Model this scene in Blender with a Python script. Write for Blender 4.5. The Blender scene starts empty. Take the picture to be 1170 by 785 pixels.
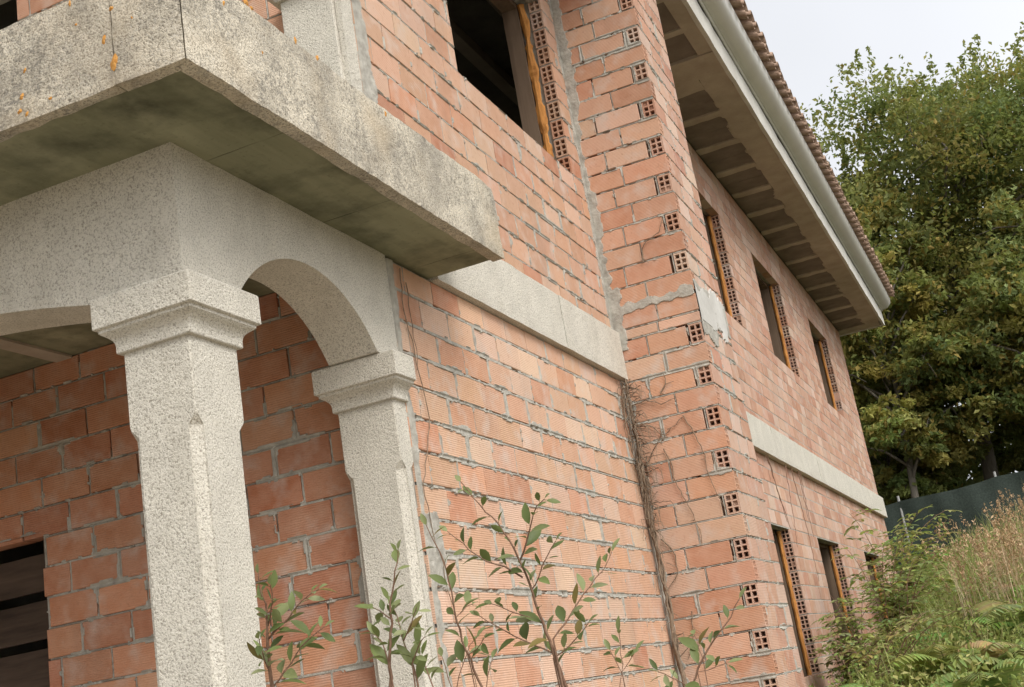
import bpy, math, random
import numpy as np
from mathutils import Vector, Matrix
R = math.radians
rnd = random.Random(11)
sc = bpy.context.scene
COL = sc.collection

# ------------------------------------------------------------------ helpers
class MB:
    """collects faces for ONE mesh object"""
    def __init__(s):
        s.v = []; s.t = []; s.loops = []; s.sizes = []; s.mi = []; s.n = 0
    def add(s, verts, faces, tint=(.5, .5, .5), m=0):
        verts = np.asarray(verts, float).reshape(-1, 3)
        s.v.append(verts)
        t = np.asarray(tint, float)
        if t.ndim == 1: t = np.tile(t[:3], (len(verts), 1))
        s.t.append(t)
        if isinstance(faces, np.ndarray):
            s.loops.append((faces + s.n).ravel()); s.sizes.append(np.full(len(faces), faces.shape[1]))
            s.mi.append(np.full(len(faces), m))
        else:
            for f in faces:
                s.loops.append(np.array(f) + s.n); s.sizes.append(np.array([len(f)])); s.mi.append(np.array([m]))
        s.n += len(verts)
    def quad(s, a, b, c, d, tint=(.5, .5, .5), m=0):
        s.add([a, b, c, d], np.array([[0, 1, 2, 3]]), tint, m)
    def box(s, lo, hi, tint=(.5, .5, .5), m=0):
        x0, y0, z0 = lo; x1, y1, z1 = hi
        v = [(x0, y0, z0), (x1, y0, z0), (x1, y1, z0), (x0, y1, z0), (x0, y0, z1), (x1, y0, z1), (x1, y1, z1), (x0, y1, z1)]
        s.add(v, np.array([[0, 3, 2, 1], [4, 5, 6, 7], [0, 1, 5, 4], [1, 2, 6, 5], [2, 3, 7, 6], [3, 0, 4, 7]]), tint, m)
    def rough_box(s, lo, hi, step=.05, amp=.003, tint=(.5, .5, .5), m=0, seed=0, chip=0.0, warp=None):
        """box with subdivided, slightly uneven faces (hand dressed stone, rough concrete)"""
        lo = np.array(lo, float); hi = np.array(hi, float); mid = (lo + hi) / 2
        for ax in range(3):
            o = [i for i in range(3) if i != ax]
            na = max(1, int(round((hi[o[0]] - lo[o[0]]) / step))); nb = max(1, int(round((hi[o[1]] - lo[o[1]]) / step)))
            A, B = np.meshgrid(np.linspace(lo[o[0]], hi[o[0]], na + 1), np.linspace(lo[o[1]], hi[o[1]], nb + 1), indexing='ij')
            for side in (0, 1):
                P = np.zeros(A.shape + (3,)); P[..., o[0]] = A; P[..., o[1]] = B; P[..., ax] = (lo, hi)[side][ax]
                Q = P.reshape(-1, 3)
                on = np.zeros(len(Q))
                for k in range(3):
                    on += (np.abs(Q[:, k] - lo[k]) < 1e-6) | (np.abs(Q[:, k] - hi[k]) < 1e-6)
                D = np.stack([noise3(Q * 7 + 3.1 * k + seed) for k in range(3)], 1) - .5
                D += .8 * (np.stack([noise3(Q * 26 + 9.7 * k + seed) for k in range(3)], 1) - .5)
                Q2 = Q + D * amp * 2
                edge = on >= 2
                inw = (mid - Q); inw = np.where((np.abs(Q - lo) < 1e-6) | (np.abs(Q - hi) < 1e-6), np.sign(inw), 0)
                c = np.clip(noise3(Q * 11 + seed + 50) - .45, 0, 1) * chip * 2 + chip * .3
                Q2 = Q2 + inw * (edge * c)[:, None]
                if warp: Q2 = warp(Q2)
                idx = np.arange(len(Q)).reshape(A.shape)
                f = np.stack([idx[:-1, :-1], idx[1:, :-1], idx[1:, 1:], idx[:-1, 1:]], -1).reshape(-1, 4)
                s.add(Q2, f, tint, m)
    def tube(s, pts, radii, sides=6, tint=(.5, .5, .5), m=0):
        pts = np.asarray(pts, float); n = len(pts)
        if np.isscalar(radii): radii = [radii] * n
        T = np.gradient(pts, axis=0); T /= np.linalg.norm(T, axis=1)[:, None] + 1e-9
        ref = np.array([0.3, 0.9, 0.2]) if abs(T[0][2]) > .5 else np.array([0, 0, 1.])
        V = []
        a = np.arange(sides) * 2 * math.pi / sides
        for i in range(n):
            x = np.cross(T[i], ref); x /= np.linalg.norm(x) + 1e-9; y = np.cross(T[i], x)
            V.append(pts[i] + radii[i] * (np.cos(a)[:, None] * x + np.sin(a)[:, None] * y))
        V = np.concatenate(V)
        i = np.arange(n - 1)[:, None] * sides; k = np.arange(sides)[None]
        f = np.stack([i + k, i + (k + 1) % sides, i + sides + (k + 1) % sides, i + sides + k], -1).reshape(-1, 4)
        s.add(V, f, tint, m)
        s.add(V[-sides:], [list(range(sides))], tint, m)
    def rings(s, rings, tint=(.5, .5, .5), m=0, cap=True):
        k = len(rings[0]); V = np.array(rings, float).reshape(-1, 3); n = len(rings)
        i = np.arange(n - 1)[:, None] * k; j = np.arange(k)[None]
        f = np.stack([i + j, i + (j + 1) % k, i + k + (j + 1) % k, i + k + j], -1).reshape(-1, 4)
        s.add(V, f, tint, m)
        if cap:
            s.add(rings[0], [list(range(k))[::-1]], tint, m); s.add(rings[-1], [list(range(k))], tint, m)
    def build(s, name, mats, parent=None, smooth=False):
        me = bpy.data.meshes.new(name)
        V = np.concatenate(s.v); L = np.concatenate(s.loops).astype(np.int32); S = np.concatenate(s.sizes).astype(np.int32)
        me.vertices.add(len(V)); me.vertices.foreach_set('co', V.astype(np.float32).ravel())
        me.loops.add(len(L)); me.loops.foreach_set('vertex_index', L)
        me.polygons.add(len(S)); me.polygons.foreach_set('loop_start', (np.cumsum(S) - S).astype(np.int32))
        me.polygons.foreach_set('material_index', np.concatenate(s.mi).astype(np.int32))
        me.update(calc_edges=True)
        at = me.attributes.new('tint', 'FLOAT_COLOR', 'POINT')
        T = np.concatenate(s.t); at.data.foreach_set('color', np.concatenate([T, np.ones((len(T), 1))], 1).astype(np.float32).ravel())
        me.polygons.foreach_set('use_smooth', np.full(len(S), smooth))
        for mm in (mats if isinstance(mats, (list, tuple)) else [mats]): me.materials.append(mm)
        o = bpy.data.objects.new(name, me); COL.objects.link(o)
        if parent is not None: o.parent = parent; o.matrix_parent_inverse = parent.matrix_world.inverted()
        return o

def hash3(i, j, k):
    h = (i.astype(np.int64) * 374761393 + j.astype(np.int64) * 668265263 + k.astype(np.int64) * 2147483647) & 0xffffffff
    h = ((h ^ (h >> 13)) * 1274126177) & 0xffffffff
    return ((h ^ (h >> 16)) & 0xffff) / 65535.0
def noise3(P):
    P = np.asarray(P, float); F = np.floor(P).astype(np.int64); f = P - F; f = f * f * (3 - 2 * f)
    r = 0
    for a in (0, 1):
        for b in (0, 1):
            for c in (0, 1):
                w = (f[..., 0] if a else 1 - f[..., 0]) * (f[..., 1] if b else 1 - f[..., 1]) * (f[..., 2] if c else 1 - f[..., 2])
                r = r + w * hash3(F[..., 0] + a, F[..., 1] + b, F[..., 2] + c)
    return r
def noise2(u, z, f, seed):
    return noise3(np.stack([u * f, z * f, np.zeros_like(u) + seed * 7.31], -1))

def tag(o, label=None, cat=None, group=None, kind=None):
    if label: o['label'] = label
    if cat: o['category'] = cat
    if group: o['group'] = group
    if kind: o['kind'] = kind
    return o
def empty(name, loc, label, cat, group=None):
    o = bpy.data.objects.new(name, None); COL.objects.link(o); o.location = loc
    bpy.context.view_layer.update()
    return tag(o, label, cat, group)

# ------------------------------------------------------------------ materials
def newmat(name):
    m = bpy.data.materials.new(name); m.use_nodes = True; nt = m.node_tree
    for n in list(nt.nodes): nt.nodes.remove(n)
    out = nt.nodes.new('ShaderNodeOutputMaterial'); b = nt.nodes.new('ShaderNodeBsdfPrincipled')
    nt.links.new(b.outputs[0], out.inputs[0])
    b.inputs['Specular IOR Level'].default_value = .25
    return m, nt, b
def N(nt, t, **kw):
    n = nt.nodes.new(t)
    for k, v in kw.items(): setattr(n, k, v)
    return n
def pos(nt):
    return N(nt, 'ShaderNodeNewGeometry').outputs['Position']
def noise(nt, vec, scale, detail=3, rough=.55, stretch=None):
    if stretch:
        mp = N(nt, 'ShaderNodeMapping'); mp.inputs['Scale'].default_value = stretch; nt.links.new(vec, mp.inputs[0]); vec = mp.outputs[0]
    n = N(nt, 'ShaderNodeTexNoise'); n.inputs['Scale'].default_value = scale; n.inputs['Detail'].default_value = detail
    n.inputs['Roughness'].default_value = rough; nt.links.new(vec, n.inputs['Vector']); return n.outputs['Fac']
def ramp(nt, fac, stops):
    r = N(nt, 'ShaderNodeValToRGB'); nt.links.new(fac, r.inputs[0]); e = r.color_ramp.elements
    while len(e) < len(stops): e.new(.5)
    for i, (p, c) in enumerate(stops):
        e[i].position = p; e[i].color = (c, c, c, 1) if not isinstance(c, tuple) else c + (1,)
    return r.outputs[0]
def mix(nt, fac, a, b, mode='MIX'):
    n = N(nt, 'ShaderNodeMix', data_type='RGBA', blend_type=mode)
    for sck, v in ((n.inputs[0], fac), (n.inputs[6], a), (n.inputs[7], b)):
        if hasattr(v, 'is_output'): nt.links.new(v, sck)
        elif isinstance(v, tuple): sck.default_value = v + (1,)
        else: sck.default_value = v
    return n.outputs[2]
def bump(nt, b, h, strength=.4, dist=.01, prev=None):
    n = N(nt, 'ShaderNodeBump'); n.inputs['Strength'].default_value = strength; n.inputs['Distance'].default_value = dist
    nt.links.new(h, n.inputs['Height'])
    if prev is not None: nt.links.new(prev, n.inputs['Normal'])
    nt.links.new(n.outputs[0], b.inputs['Normal']); return n.outputs[0]
def tint(nt):
    return N(nt, 'ShaderNodeAttribute', attribute_name='tint').outputs['Color']

def brick_mat():
    m, nt, b = newmat('fired clay'); p = pos(nt); t = tint(nt)
    c = mix(nt, ramp(nt, noise(nt, p, 9, 4), [(.35, 0.), (.7, 1.)]), t, (.62, .40, .29), 'MIX')
    c = mix(nt, .62, c, t)
    c = mix(nt, ramp(nt, noise(nt, p, 34, 3), [(.58, 0.), (.75, .45)]), c, (.33, .145, .085))
    c = mix(nt, ramp(nt, noise(nt, p, 5.5, 5), [(.52, 0.), (.72, .55)]), c, (.56, .48, .42))   # dust and cement wash
    c = mix(nt, ramp(nt, noise(nt, p, 2.3, 5, stretch=(1, 1, .35)), [(.58, 0.), (.75, .35)]), c, (.30, .22, .17))
    c = mix(nt, ramp(nt, noise(nt, p, .9, 5, .6), [(.48, 0.), (.70, .30)]), c, (.40, .25, .175))
    nt.links.new(c, b.inputs['Base Color']); b.inputs['Roughness'].default_value = .92
    sx = N(nt, 'ShaderNodeSeparateXYZ'); nt.links.new(p, sx.inputs[0])
    mu = N(nt, 'ShaderNodeMath', operation='MULTIPLY'); mu.inputs[1].default_value = 2 * math.pi / .0125; nt.links.new(sx.outputs[2], mu.inputs[0])
    si = N(nt, 'ShaderNodeMath', operation='SINE'); nt.links.new(mu.outputs[0], si.inputs[0])
    pr = bump(nt, b, noise(nt, p, 120, 3), .35, .004)
    n = N(nt, 'ShaderNodeBump'); n.inputs['Strength'].default_value = .5; n.inputs['Distance'].default_value = .0016
    nt.links.new(si.outputs[0], n.inputs['Height']); nt.links.new(pr, n.inputs['Normal']); nt.links.new(n.outputs[0], b.inputs['Normal'])
    return m
def mortar_mat():
    m, nt, b = newmat('mortar'); p = pos(nt)
    c = ramp(nt, noise(nt, p, 14, 5), [(.3, (.30, .28, .24)), (.7, (.49, .465, .405))])
    c = mix(nt, ramp(nt, noise(nt, p, 60, 2), [(.64, 0.), (.80, .6)]), c, (.20, .175, .14))
    nt.links.new(c, b.inputs['Base Color']); b.inputs['Roughness'].default_value = .95
    bump(nt, b, noise(nt, p, 90, 4, .7), .7, .008); return m
def granite_mat(name, base, dark, speck=.5, grime=None, lichen=False, scale=95):
    m, nt, b = newmat(name); p = pos(nt)
    c = ramp(nt, noise(nt, p, 6, 4), [(.3, tuple(x * .86 for x in base)), (.7, base)])
    g = noise(nt, p, scale, 3, .7)
    c = mix(nt, ramp(nt, g, [(.36, speck), (.49, 0.)]), c, dark)
    c = mix(nt, ramp(nt, noise(nt, p, scale * .8, 2, .6), [(.55, 0.), (.7, .6)]), c, (.74, .70, .62))
    v = N(nt, 'ShaderNodeTexVoronoi'); v.inputs['Scale'].default_value = scale * 1.1; nt.links.new(p, v.inputs['Vector'])
    c = mix(nt, ramp(nt, v.outputs['Distance'], [(.1, speck * .8), (.32, 0.)]), c, dark)
    c = mix(nt, ramp(nt, noise(nt, p, 2.6, 6, .65, stretch=(1, 1, .22)), [(.52, 0.), (.74, .36)]), c, (.40, .355, .27))   # rain streaks
    if grime:
        c = mix(nt, ramp(nt, noise(nt, p, 3.2, 6, .65), [(.42, 0.), (.68, grime)]), c, (.14, .125, .105))
        gf = mix(nt, 1.0, ramp(nt, noise(nt, p, 42, 4, .7), [(.45, 0.), (.62, grime)]), ramp(nt, noise(nt, p, 4.5, 4), [(.38, 0.), (.6, 1.)]), 'MULTIPLY')
        c = mix(nt, gf, c, (.09, .085, .075))
        c = mix(nt, ramp(nt, noise(nt, p, 2.1, 4), [(.52, 0.), (.72, .55)]), c, (.50, .40, .27))
    if lichen:
        v2 = N(nt, 'ShaderNodeTexVoronoi'); v2.inputs['Scale'].default_value = 7; nt.links.new(p, v2.inputs['Vector'])
        dn = N(nt, 'ShaderNodeMath', operation='ADD'); nt.links.new(v2.outputs['Distance'], dn.inputs[0])
        w = N(nt, 'ShaderNodeMath', operation='MULTIPLY'); w.inputs[1].default_value = .22; nt.links.new(noise(nt, p, 60, 3), w.inputs[0]); nt.links.new(w.outputs[0], dn.inputs[1])
        sx = N(nt, 'ShaderNodeSeparateColor'); nt.links.new(v2.outputs['Color'], sx.inputs[0])
        f = mix(nt, 1.0, ramp(nt, dn.outputs[0], [(.24, .95), (.30, 0.)]), ramp(nt, sx.outputs[0], [(.42, 0.), (.48, 1.)]), 'MULTIPLY')
        c = mix(nt, f, c, (.52, .22, .035))
    nt.links.new(c, b.inputs['Base Color']); b.inputs['Roughness'].default_value = .85
    pr = bump(nt, b, noise(nt, p, scale * .5, 4, .7), .75, .012); bump(nt, b, g, .55, .006, pr); return m
def concrete_mat(name, a, c2, stain, amount, stretch=(1, 1, 1), lines=0):
    m, nt, b = newmat(name); p = pos(nt)
    c = ramp(nt, noise(nt, p, 3, 6, .6, stretch), [(.3, a), (.7, c2)])
    c = mix(nt, ramp(nt, noise(nt, p, 2.2, 6, .62), [(.45, 0.), (.7, amount)]), c, stain)
    c = mix(nt, ramp(nt, noise(nt, p, 45, 3), [(.6, 0.), (.75, .4)]), c, tuple(x * .6 for x in a))
    h = noise(nt, p, 30, 5, .65, stretch)
    if lines:
        sx = N(nt, 'ShaderNodeSeparateXYZ'); nt.links.new(p, sx.inputs[0])
        mu = N(nt, 'ShaderNodeMath', operation='MULTIPLY'); mu.inputs[1].default_value = 1 / lines; nt.links.new(sx.outputs[1], mu.inputs[0])
        fr = N(nt, 'ShaderNodeMath', operation='FRACT'); nt.links.new(mu.outputs[0], fr.inputs[0])
        ln = ramp(nt, fr.outputs[0], [(.0, 1.), (.012, .0)])
        lm = mix(nt, 1.0, ln, ramp(nt, noise(nt, p, 4, 3), [(.4, .15), (.6, .9)]), 'MULTIPLY')
        c = mix(nt, lm, c, tuple(x * .35 for x in stain))
    nt.links.new(c, b.inputs['Base Color']); b.inputs['Roughness'].default_value = .93
    bump(nt, b, h, .35, .008); return m
def plain_mat(name, a, c2, scale=20, rough=.85, stretch=None, bs=.3, bd=.004, metal=0, spec=.25):
    m, nt, b = newmat(name); p = pos(nt)
    f = noise(nt, p, scale, 5, .62, stretch)
    nt.links.new(ramp(nt, f, [(.3, a), (.7, c2)]), b.inputs['Base Color']); b.inputs['Roughness'].default_value = rough
    b.inputs['Metallic'].default_value = metal; b.inputs['Specular IOR Level'].default_value = spec
    bump(nt, b, f, bs, bd); return m
def leaf_mat(name, rough=.55, trans=.3, var=.3):
    m, nt, b = newmat(name); t = tint(nt); p = pos(nt)
    c = mix(nt, ramp(nt, noise(nt, p, 30, 2), [(.35, 0.), (.7, var)]), t, (.10, .11, .03))
    nt.links.new(c, b.inputs['Base Color']); b.inputs['Roughness'].default_value = rough
    tr = N(nt, 'ShaderNodeBsdfTranslucent'); nt.links.new(mix(nt, .5, c, (.24, .27, .05)), tr.inputs[0])
    ms = N(nt, 'ShaderNodeMixShader'); ms.inputs[0].default_value = trans
    out = [n for n in nt.nodes if n.type == 'OUTPUT_MATERIAL'][0]
    nt.links.new(b.outputs[0], ms.inputs[1]); nt.links.new(tr.outputs[0], ms.inputs[2]); nt.links.new(ms.outputs[0], out.inputs[0])
    return m

BRICK, MORTAR = brick_mat(), mortar_mat()
GRAN = granite_mat('dressed granite', (.76, .715, .615), (.25, .215, .165), .78, scale=125)
GRANW = granite_mat('weathered granite', (.74, .665, .53), (.16, .135, .10), .85, grime=.56, scale=105)
SLABC = concrete_mat('stained slab concrete', (.165, .165, .098), (.36, .35, .235), (.045, .046, .026), .85, (1, .10, 1), lines=.93)
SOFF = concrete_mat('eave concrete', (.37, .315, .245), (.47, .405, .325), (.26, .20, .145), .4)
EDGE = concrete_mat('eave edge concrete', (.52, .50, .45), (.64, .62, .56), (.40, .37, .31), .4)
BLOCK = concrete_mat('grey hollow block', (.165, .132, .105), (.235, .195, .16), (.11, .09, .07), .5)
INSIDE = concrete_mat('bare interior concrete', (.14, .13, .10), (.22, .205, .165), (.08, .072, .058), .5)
PLASTER = concrete_mat('cement render', (.46, .44, .40), (.60, .58, .54), (.34, .32, .28), .5)
LICHEN = plain_mat('orange lichen', (.42, .17, .03), (.60, .33, .10), 90, .95, bs=.6)
GUTTER = plain_mat('grey gutter metal', (.58, .555, .50), (.64, .62, .565), 3, .34, bs=.02, metal=.0, spec=.6)
TILE = plain_mat('clay roof tile', (.26, .17, .12), (.46, .33, .25), 14, .9, bs=.3)
OLDWOOD = plain_mat('weathered timber', (.085, .055, .035), (.21, .145, .098), 9, .85, (1, 1, .08), .4, .004)
DARKWOOD = plain_mat('dark boards', (.03, .021, .015), (.095, .066, .047), 12, .8, (.12, 1, 1), .4, .004)
FOAM = plain_mat('split orange timber', (.30, .12, .03), (.60, .27, .07), 26, .8, (1, 1, .22), bs=.9, bd=.012)
TWIG = plain_mat('red brown twig', (.16, .085, .055), (.29, .185, .125), 60, .8)
VINE = plain_mat('dry vine', (.13, .092, .062), (.31, .23, .16), 40, .9)
BARK = plain_mat('tree bark', (.11, .095, .075), (.24, .215, .175), 9, .95, (1, 1, .25), .9, .03)
LEAF = leaf_mat('sapling leaf', .45, .22)
WEED = leaf_mat('weed leaf', .6, .42, .2)
CROWN = leaf_mat('tree leaf', .6, .52, .1)
STRAW = leaf_mat('dry grass', .8, .2, .1)
def soil_mat():
    m, nt, b = newmat('soil and pale bounce yard'); p = pos(nt)
    c = ramp(nt, noise(nt, p, 5, 5), [(.3, (.06, .05, .03)), (.7, (.12, .11, .05))])
    y = ramp(nt, noise(nt, p, 1.6, 6), [(.3, (.25, .215, .16)), (.7, (.38, .33, .255))])  # pale ground added out of view to bounce light up under the balcony
    sx = N(nt, 'ShaderNodeSeparateXYZ'); nt.links.new(p, sx.inputs[0])
    k = N(nt, 'ShaderNodeMapRange'); k.inputs[1].default_value = -1.5; k.inputs[2].default_value = -3.0; nt.links.new(sx.outputs[1], k.inputs[0])
    nt.links.new(mix(nt, k.outputs[0], c, y), b.inputs['Base Color']); b.inputs['Roughness'].default_value = 1
    bump(nt, b, noise(nt, p, 8, 6), .8, .03); return m
SOIL = soil_mat()
NET = plain_mat('green shade net', (.022, .032, .026), (.050, .064, .054), 26, .9, (1, 1, 1), .3, .01)
POSTM = plain_mat('galvanised post', (.38, .38, .36), (.5, .5, .48), 20, .5, metal=.5)

# ------------------------------------------------------------------ brick walls
PEACH = [((.59, .37, .25), 6), ((.565, .335, .215), 4), ((.63, .435, .315), 4), ((.555, .295, .18), 2), ((.49, .235, .14), 1)]
ORANGE = [((.53, .285, .18), 5), ((.56, .33, .22), 3), ((.48, .235, .142), 3), ((.585, .38, .265), 2)]
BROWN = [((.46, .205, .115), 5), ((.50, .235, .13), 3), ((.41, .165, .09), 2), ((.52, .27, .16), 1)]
PINK = [((.50, .30, .215), 5), ((.47, .265, .178), 3), ((.54, .355, .265), 4), ((.43, .22, .145), 2), ((.58, .42, .33), 2)]
def pick(pal, r):
    k = r.random() * sum(w for _, w in pal)
    for c, w in pal:
        k -= w
        if k <= 0: break
    j = 1 + r.uniform(-.09, .09)
    return tuple(min(.9, x * j * (1 + r.uniform(-.025, .025))) for x in c)
Z = np.array([0, 0, 1.])
def hole_face(mb, P, A, D, w, h, tintc, depth=.11):
    """end of a hollow brick: two by three square holes. P lower corner, A width direction, D inward"""
    t = .013; hw = (w - 3 * t) / 2; hh = (h - 4 * t) / 3
    xs = [0, t, t + hw, 2 * t + hw, 2 * t + 2 * hw, w]; zs = [0]
    for i in range(3): zs += [zs[-1] + t, zs[-1] + t + hh]
    zs.append(h)
    pt = lambda x, z, d=0: P + A * x + Z * z + D * d
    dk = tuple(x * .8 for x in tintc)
    for i in range(5):
        for j in range(7):
            a, b_, c, d = xs[i], xs[i + 1], zs[j], zs[j + 1]
            if i % 2 and j % 2:
                e = .004
                q = [pt(a + rnd.uniform(0, e), c + rnd.uniform(0, e)), pt(b_ - rnd.uniform(0, e), c), pt(b_, d), pt(a, d - rnd.uniform(0, e))]
                dd = depth if rnd.random() > .09 else rnd.uniform(.008, .035)
                q2 = [v + D * dd for v in q]
                for k in range(4): mb.quad(q[k], q[(k + 1) % 4], q2[(k + 1) % 4], q2[k], tintc)
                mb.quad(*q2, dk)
            else:
                mb.quad(pt(a, c), pt(b_, c), pt(b_, d), pt(a, d), tintc)
def brick(mb, O, U, Nn, a, b, z0, z1, tintc, r, depth=.112, ends=(0, 0), jit=1.0):
    """one brick; ends = hole ends at the a side / b side"""
    j = lambda s: r.uniform(-s, s) * jit
    d0 = j(.0022); e = .0025
    ca = [(a + j(.0015), z0 + j(.0015)), (b + j(.0015), z0 + j(.0015)), (b + j(.0015), z1 + j(.0015)), (a + j(.0015), z1 + j(.0015))]
    cx, cz = (a + b) / 2, (z0 + z1) / 2
    tl = [j(.0012) for _ in range(4)]
    sg = [(1, 1), (-1, 1), (-1, -1), (1, -1)]
    front = [O + U * (u + sg[i][0] * e) + Z * (z + sg[i][1] * e) + Nn * (d0 + tl[i]) for i, (u, z) in enumerate(ca)]
    ring = [O + U * u + Z * z + Nn * (d0 + tl[i] - e) for i, (u, z) in enumerate(ca)]
    back = [O + U * u + Z * z - Nn * depth for (u, z) in ca]
    f = [[0, 1, 2, 3]]
    for k in range(4):
        n = (k + 1) % 4
        f.append([k + 4, n + 4, n, k])
        if (k == 1 and ends[1]) or (k == 3 and ends[0]): continue
        f.append([k + 8, n + 8, n + 4, k + 4])
    mb.add(front + ring + back, np.array(f), tintc)
    for side, uu in ((0, a), (1, b)):
        if ends[side]:
            hole_face(mb, O + U * uu + Z * z0 - Nn * depth, Nn, U if side == 0 else -U, depth - e, z1 - z0, tintc)
def rows_from(zref, pitch, lo, hi, joint=.014):
    k0 = math.floor((lo - zref) / pitch); rows = []
    for k in range(k0, k0 + 200):
        a, b = zref + k * pitch + joint / 2, zref + (k + 1) * pitch - joint / 2
        if a >= hi: break
        a, b = max(a, lo), min(b, hi)
        if b - a > .03: rows.append((a, b, k))
    return rows
def row_joints(u0, u1, k, module, r, phase=0):
    """joint positions along a row (running bond with some drift)"""
    s = phase + (module / 2 if k % 2 else 0) + r.uniform(-.03, .03)
    x = u0 - module + (s % module); J = [u0]
    while x < u1 - .05:
        if x > u0 + .05: J.append(x)
        x += module * r.choice([1, 1, 1, 1, 1, 1, .98, 1.02])
    J.append(u1); return J
def brick_wall(name, parent, O, U, Nn, u0, u1, rows, openings=(), pal=PEACH, seed=1, fine=None, smears=(), joint=.014,
               module=.347, phase=0, jv=None, hole_jamb=True, thick=.29, zlo=-4.2, zhi=None, rowj=None, endholes=None, smear_amt=.045):
    r = random.Random(seed); mb = MB(); jv = jv or joint
    O, U, Nn = (np.array(x, float) for x in (O, U, Nn))
    zhi = zhi if zhi is not None else rows[-1][1] + .01
    table = []
    for (za, zb, k) in rows:
        J = rowj(k) if rowj else row_joints(u0, u1, k, module, r, phase)
        if hole_jamb: J = [x for x in J if x in (u0, u1) or not any(o[1] - .02 < x < o[1] + .14 and o[2] < zb and za < o[3] for o in openings)]
        table.append((za, zb, J))
        for a, b in zip(J[:-1], J[1:]):
            a2 = a + jv / 2 * (a > u0); b2 = b - jv / 2 * (b < u1)
            segs = [(a2, b2, 0, 0)]
            for (oa, ob, oz0, oz1) in openings:
                if zb <= oz0 + .02 or za >= oz1 - .02: continue
                ns = []
                for (p, q, e0, e1) in segs:
                    if q <= oa or p >= ob: ns.append((p, q, e0, e1)); continue
                    if p < oa - .03: ns.append((p, oa, e0, 0))
                    if q > ob + .03: ns.append((ob, q, 1 if hole_jamb else 0, e1))
                segs = ns
            for (p, q, e0, e1) in segs:
                if q - p < .035: continue
                if e0 and r.random() < .06: e0 = 0
                zc0, zc1 = za, zb
                eh = endholes(k, p, q) if endholes else (0, 0)
                brick(mb, O, U, Nn, p, q, zc0, zc1, pick(pal, r), r, ends=(e0 or eh[0], e1 or eh[1]))
    # mortar core behind and between the bricks, with real openings
    def core(d0, d1, grow, growr):
        us = sorted({u0 + (.02 if endholes else 0), u1 - (.13 if endholes else 0)} | {x for o in openings for x in (o[0] - grow, o[1] + growr)}); zs = sorted({zlo, zhi} | {z for o in openings for z in (o[2] - grow, o[3] + grow)})
        us = [u for u in us if u0 <= u <= u1]; zs = [z for z in zs if zlo <= z <= zhi]
        inside = lambda u, z: any(o[0] - grow < u < o[1] + growr and o[2] - grow < z < o[3] + grow for o in openings)
        solid = lambda i, j: 0 <= i < len(us) - 1 and 0 <= j < len(zs) - 1 and not inside((us[i] + us[i + 1]) / 2, (zs[j] + zs[j + 1]) / 2)
        P = lambda u, z, d: O + U * u + Z * z - Nn * d
        for i in range(len(us) - 1):
            for j in range(len(zs) - 1):
                if not solid(i, j): continue
                a, b, c, d = us[i], us[i + 1], zs[j], zs[j + 1]
                mb.quad(P(a, c, d0), P(b, c, d0), P(b, d, d0), P(a, d, d0), m=1)
                mb.quad(P(a, c, d1), P(a, d, d1), P(b, d, d1), P(b, c, d1), m=1)
                if not solid(i - 1, j): mb.quad(P(a, c, d0), P(a, d, d0), P(a, d, d1), P(a, c, d1), m=1)
                if not solid(i + 1, j): mb.quad(P(b, c, d0), P(b, c, d1), P(b, d, d1), P(b, d, d0), m=1)
                if not solid(i, j - 1): mb.quad(P(a, c, d0), P(a, c, d1), P(b, c, d1), P(b, c, d0), m=1)
                if not solid(i, j + 1): mb.quad(P(a, d, d0), P(b, d, d0), P(b, d, d1), P(a, d, d1), m=1)
    core(.004 if fine is None else .016, .112, .004, .125 if hole_jamb else .004)
    core(.1135, thick, .03, .03)
    # mortar pads between the hollow brick ends of a jamb
    if hole_jamb:
        for (oa, ob, oz0, oz1) in openings:
            for (za, zb, J) in table:
                if oz0 - .05 < zb < oz1 - .02:
                    pa = O + U * (ob + .006) + Z * (zb + .001) - Nn * .105; pb = O + U * (ob + .2) + Z * (zb + joint - .001) - Nn * .008
                    mb.box(np.minimum(pa, pb), np.maximum(pa, pb), m=1)
    if fine:
        st, fz0, fz1 = fine
        fz0 = max(fz0, zlo); nu = int((u1 - u0) / st); nz = int((fz1 - fz0) / st)
        uu, zz = np.meshgrid(np.linspace(u0, u1, nu + 1), np.linspace(fz0, fz1, nz + 1), indexing='ij')
        wob = .004 * (noise2(uu, zz, 9, seed + 5) - .5) + .006 * (noise2(uu, zz, 30, seed + 6) - .5)
        b = np.full(uu.shape, -.02)
        for (za, zb, J) in table:
            msk = (zz > za - joint / 2) & (zz <= zb + joint / 2)
            if not msk.any(): continue
            dz = np.minimum(zz - za, zb - zz)
            Ja = np.array(J); du = np.min(np.abs(uu[..., None] - Ja[None, None, :]), -1) - jv / 2 if len(J) < 60 else dz
            b = np.where(msk, np.minimum(dz, du), b)
        n1 = noise2(uu, zz, 55, seed); n2 = noise2(uu, zz, 4.5, seed + 1); n3 = noise2(uu, zz, 17, seed + 2)
        reach = -.001 + wob + smear_amt * np.clip(n2 - .58, 0, 1) + .02 * np.clip(n3 - .66, 0, 1) * 2
        cov = np.zeros(uu.shape, bool)
        for (sa, sb, s0, s1, am) in smears:
            inr = np.minimum(np.minimum(uu - sa, sb - uu), np.minimum(zz - s0, s1 - zz)) + .05 * (n3 - .5) + .05 * (n2 - .5)
            reach = np.where(inr > 0, .5, reach); cov |= inr > 0
        h = np.where(b < 0, -.0005 + .006 * (n1 - .5) + .003 * (n3 - .5), .003 + .004 * n1 + .004 * n3)
        h = np.where(b < reach, h, -.015); h = np.where(cov, .003 + .005 * n1 + .005 * n3, h)
        crack = noise2(uu, zz, 3.3, seed + 9) * noise2(uu, zz, 22, seed + 10)
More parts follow.
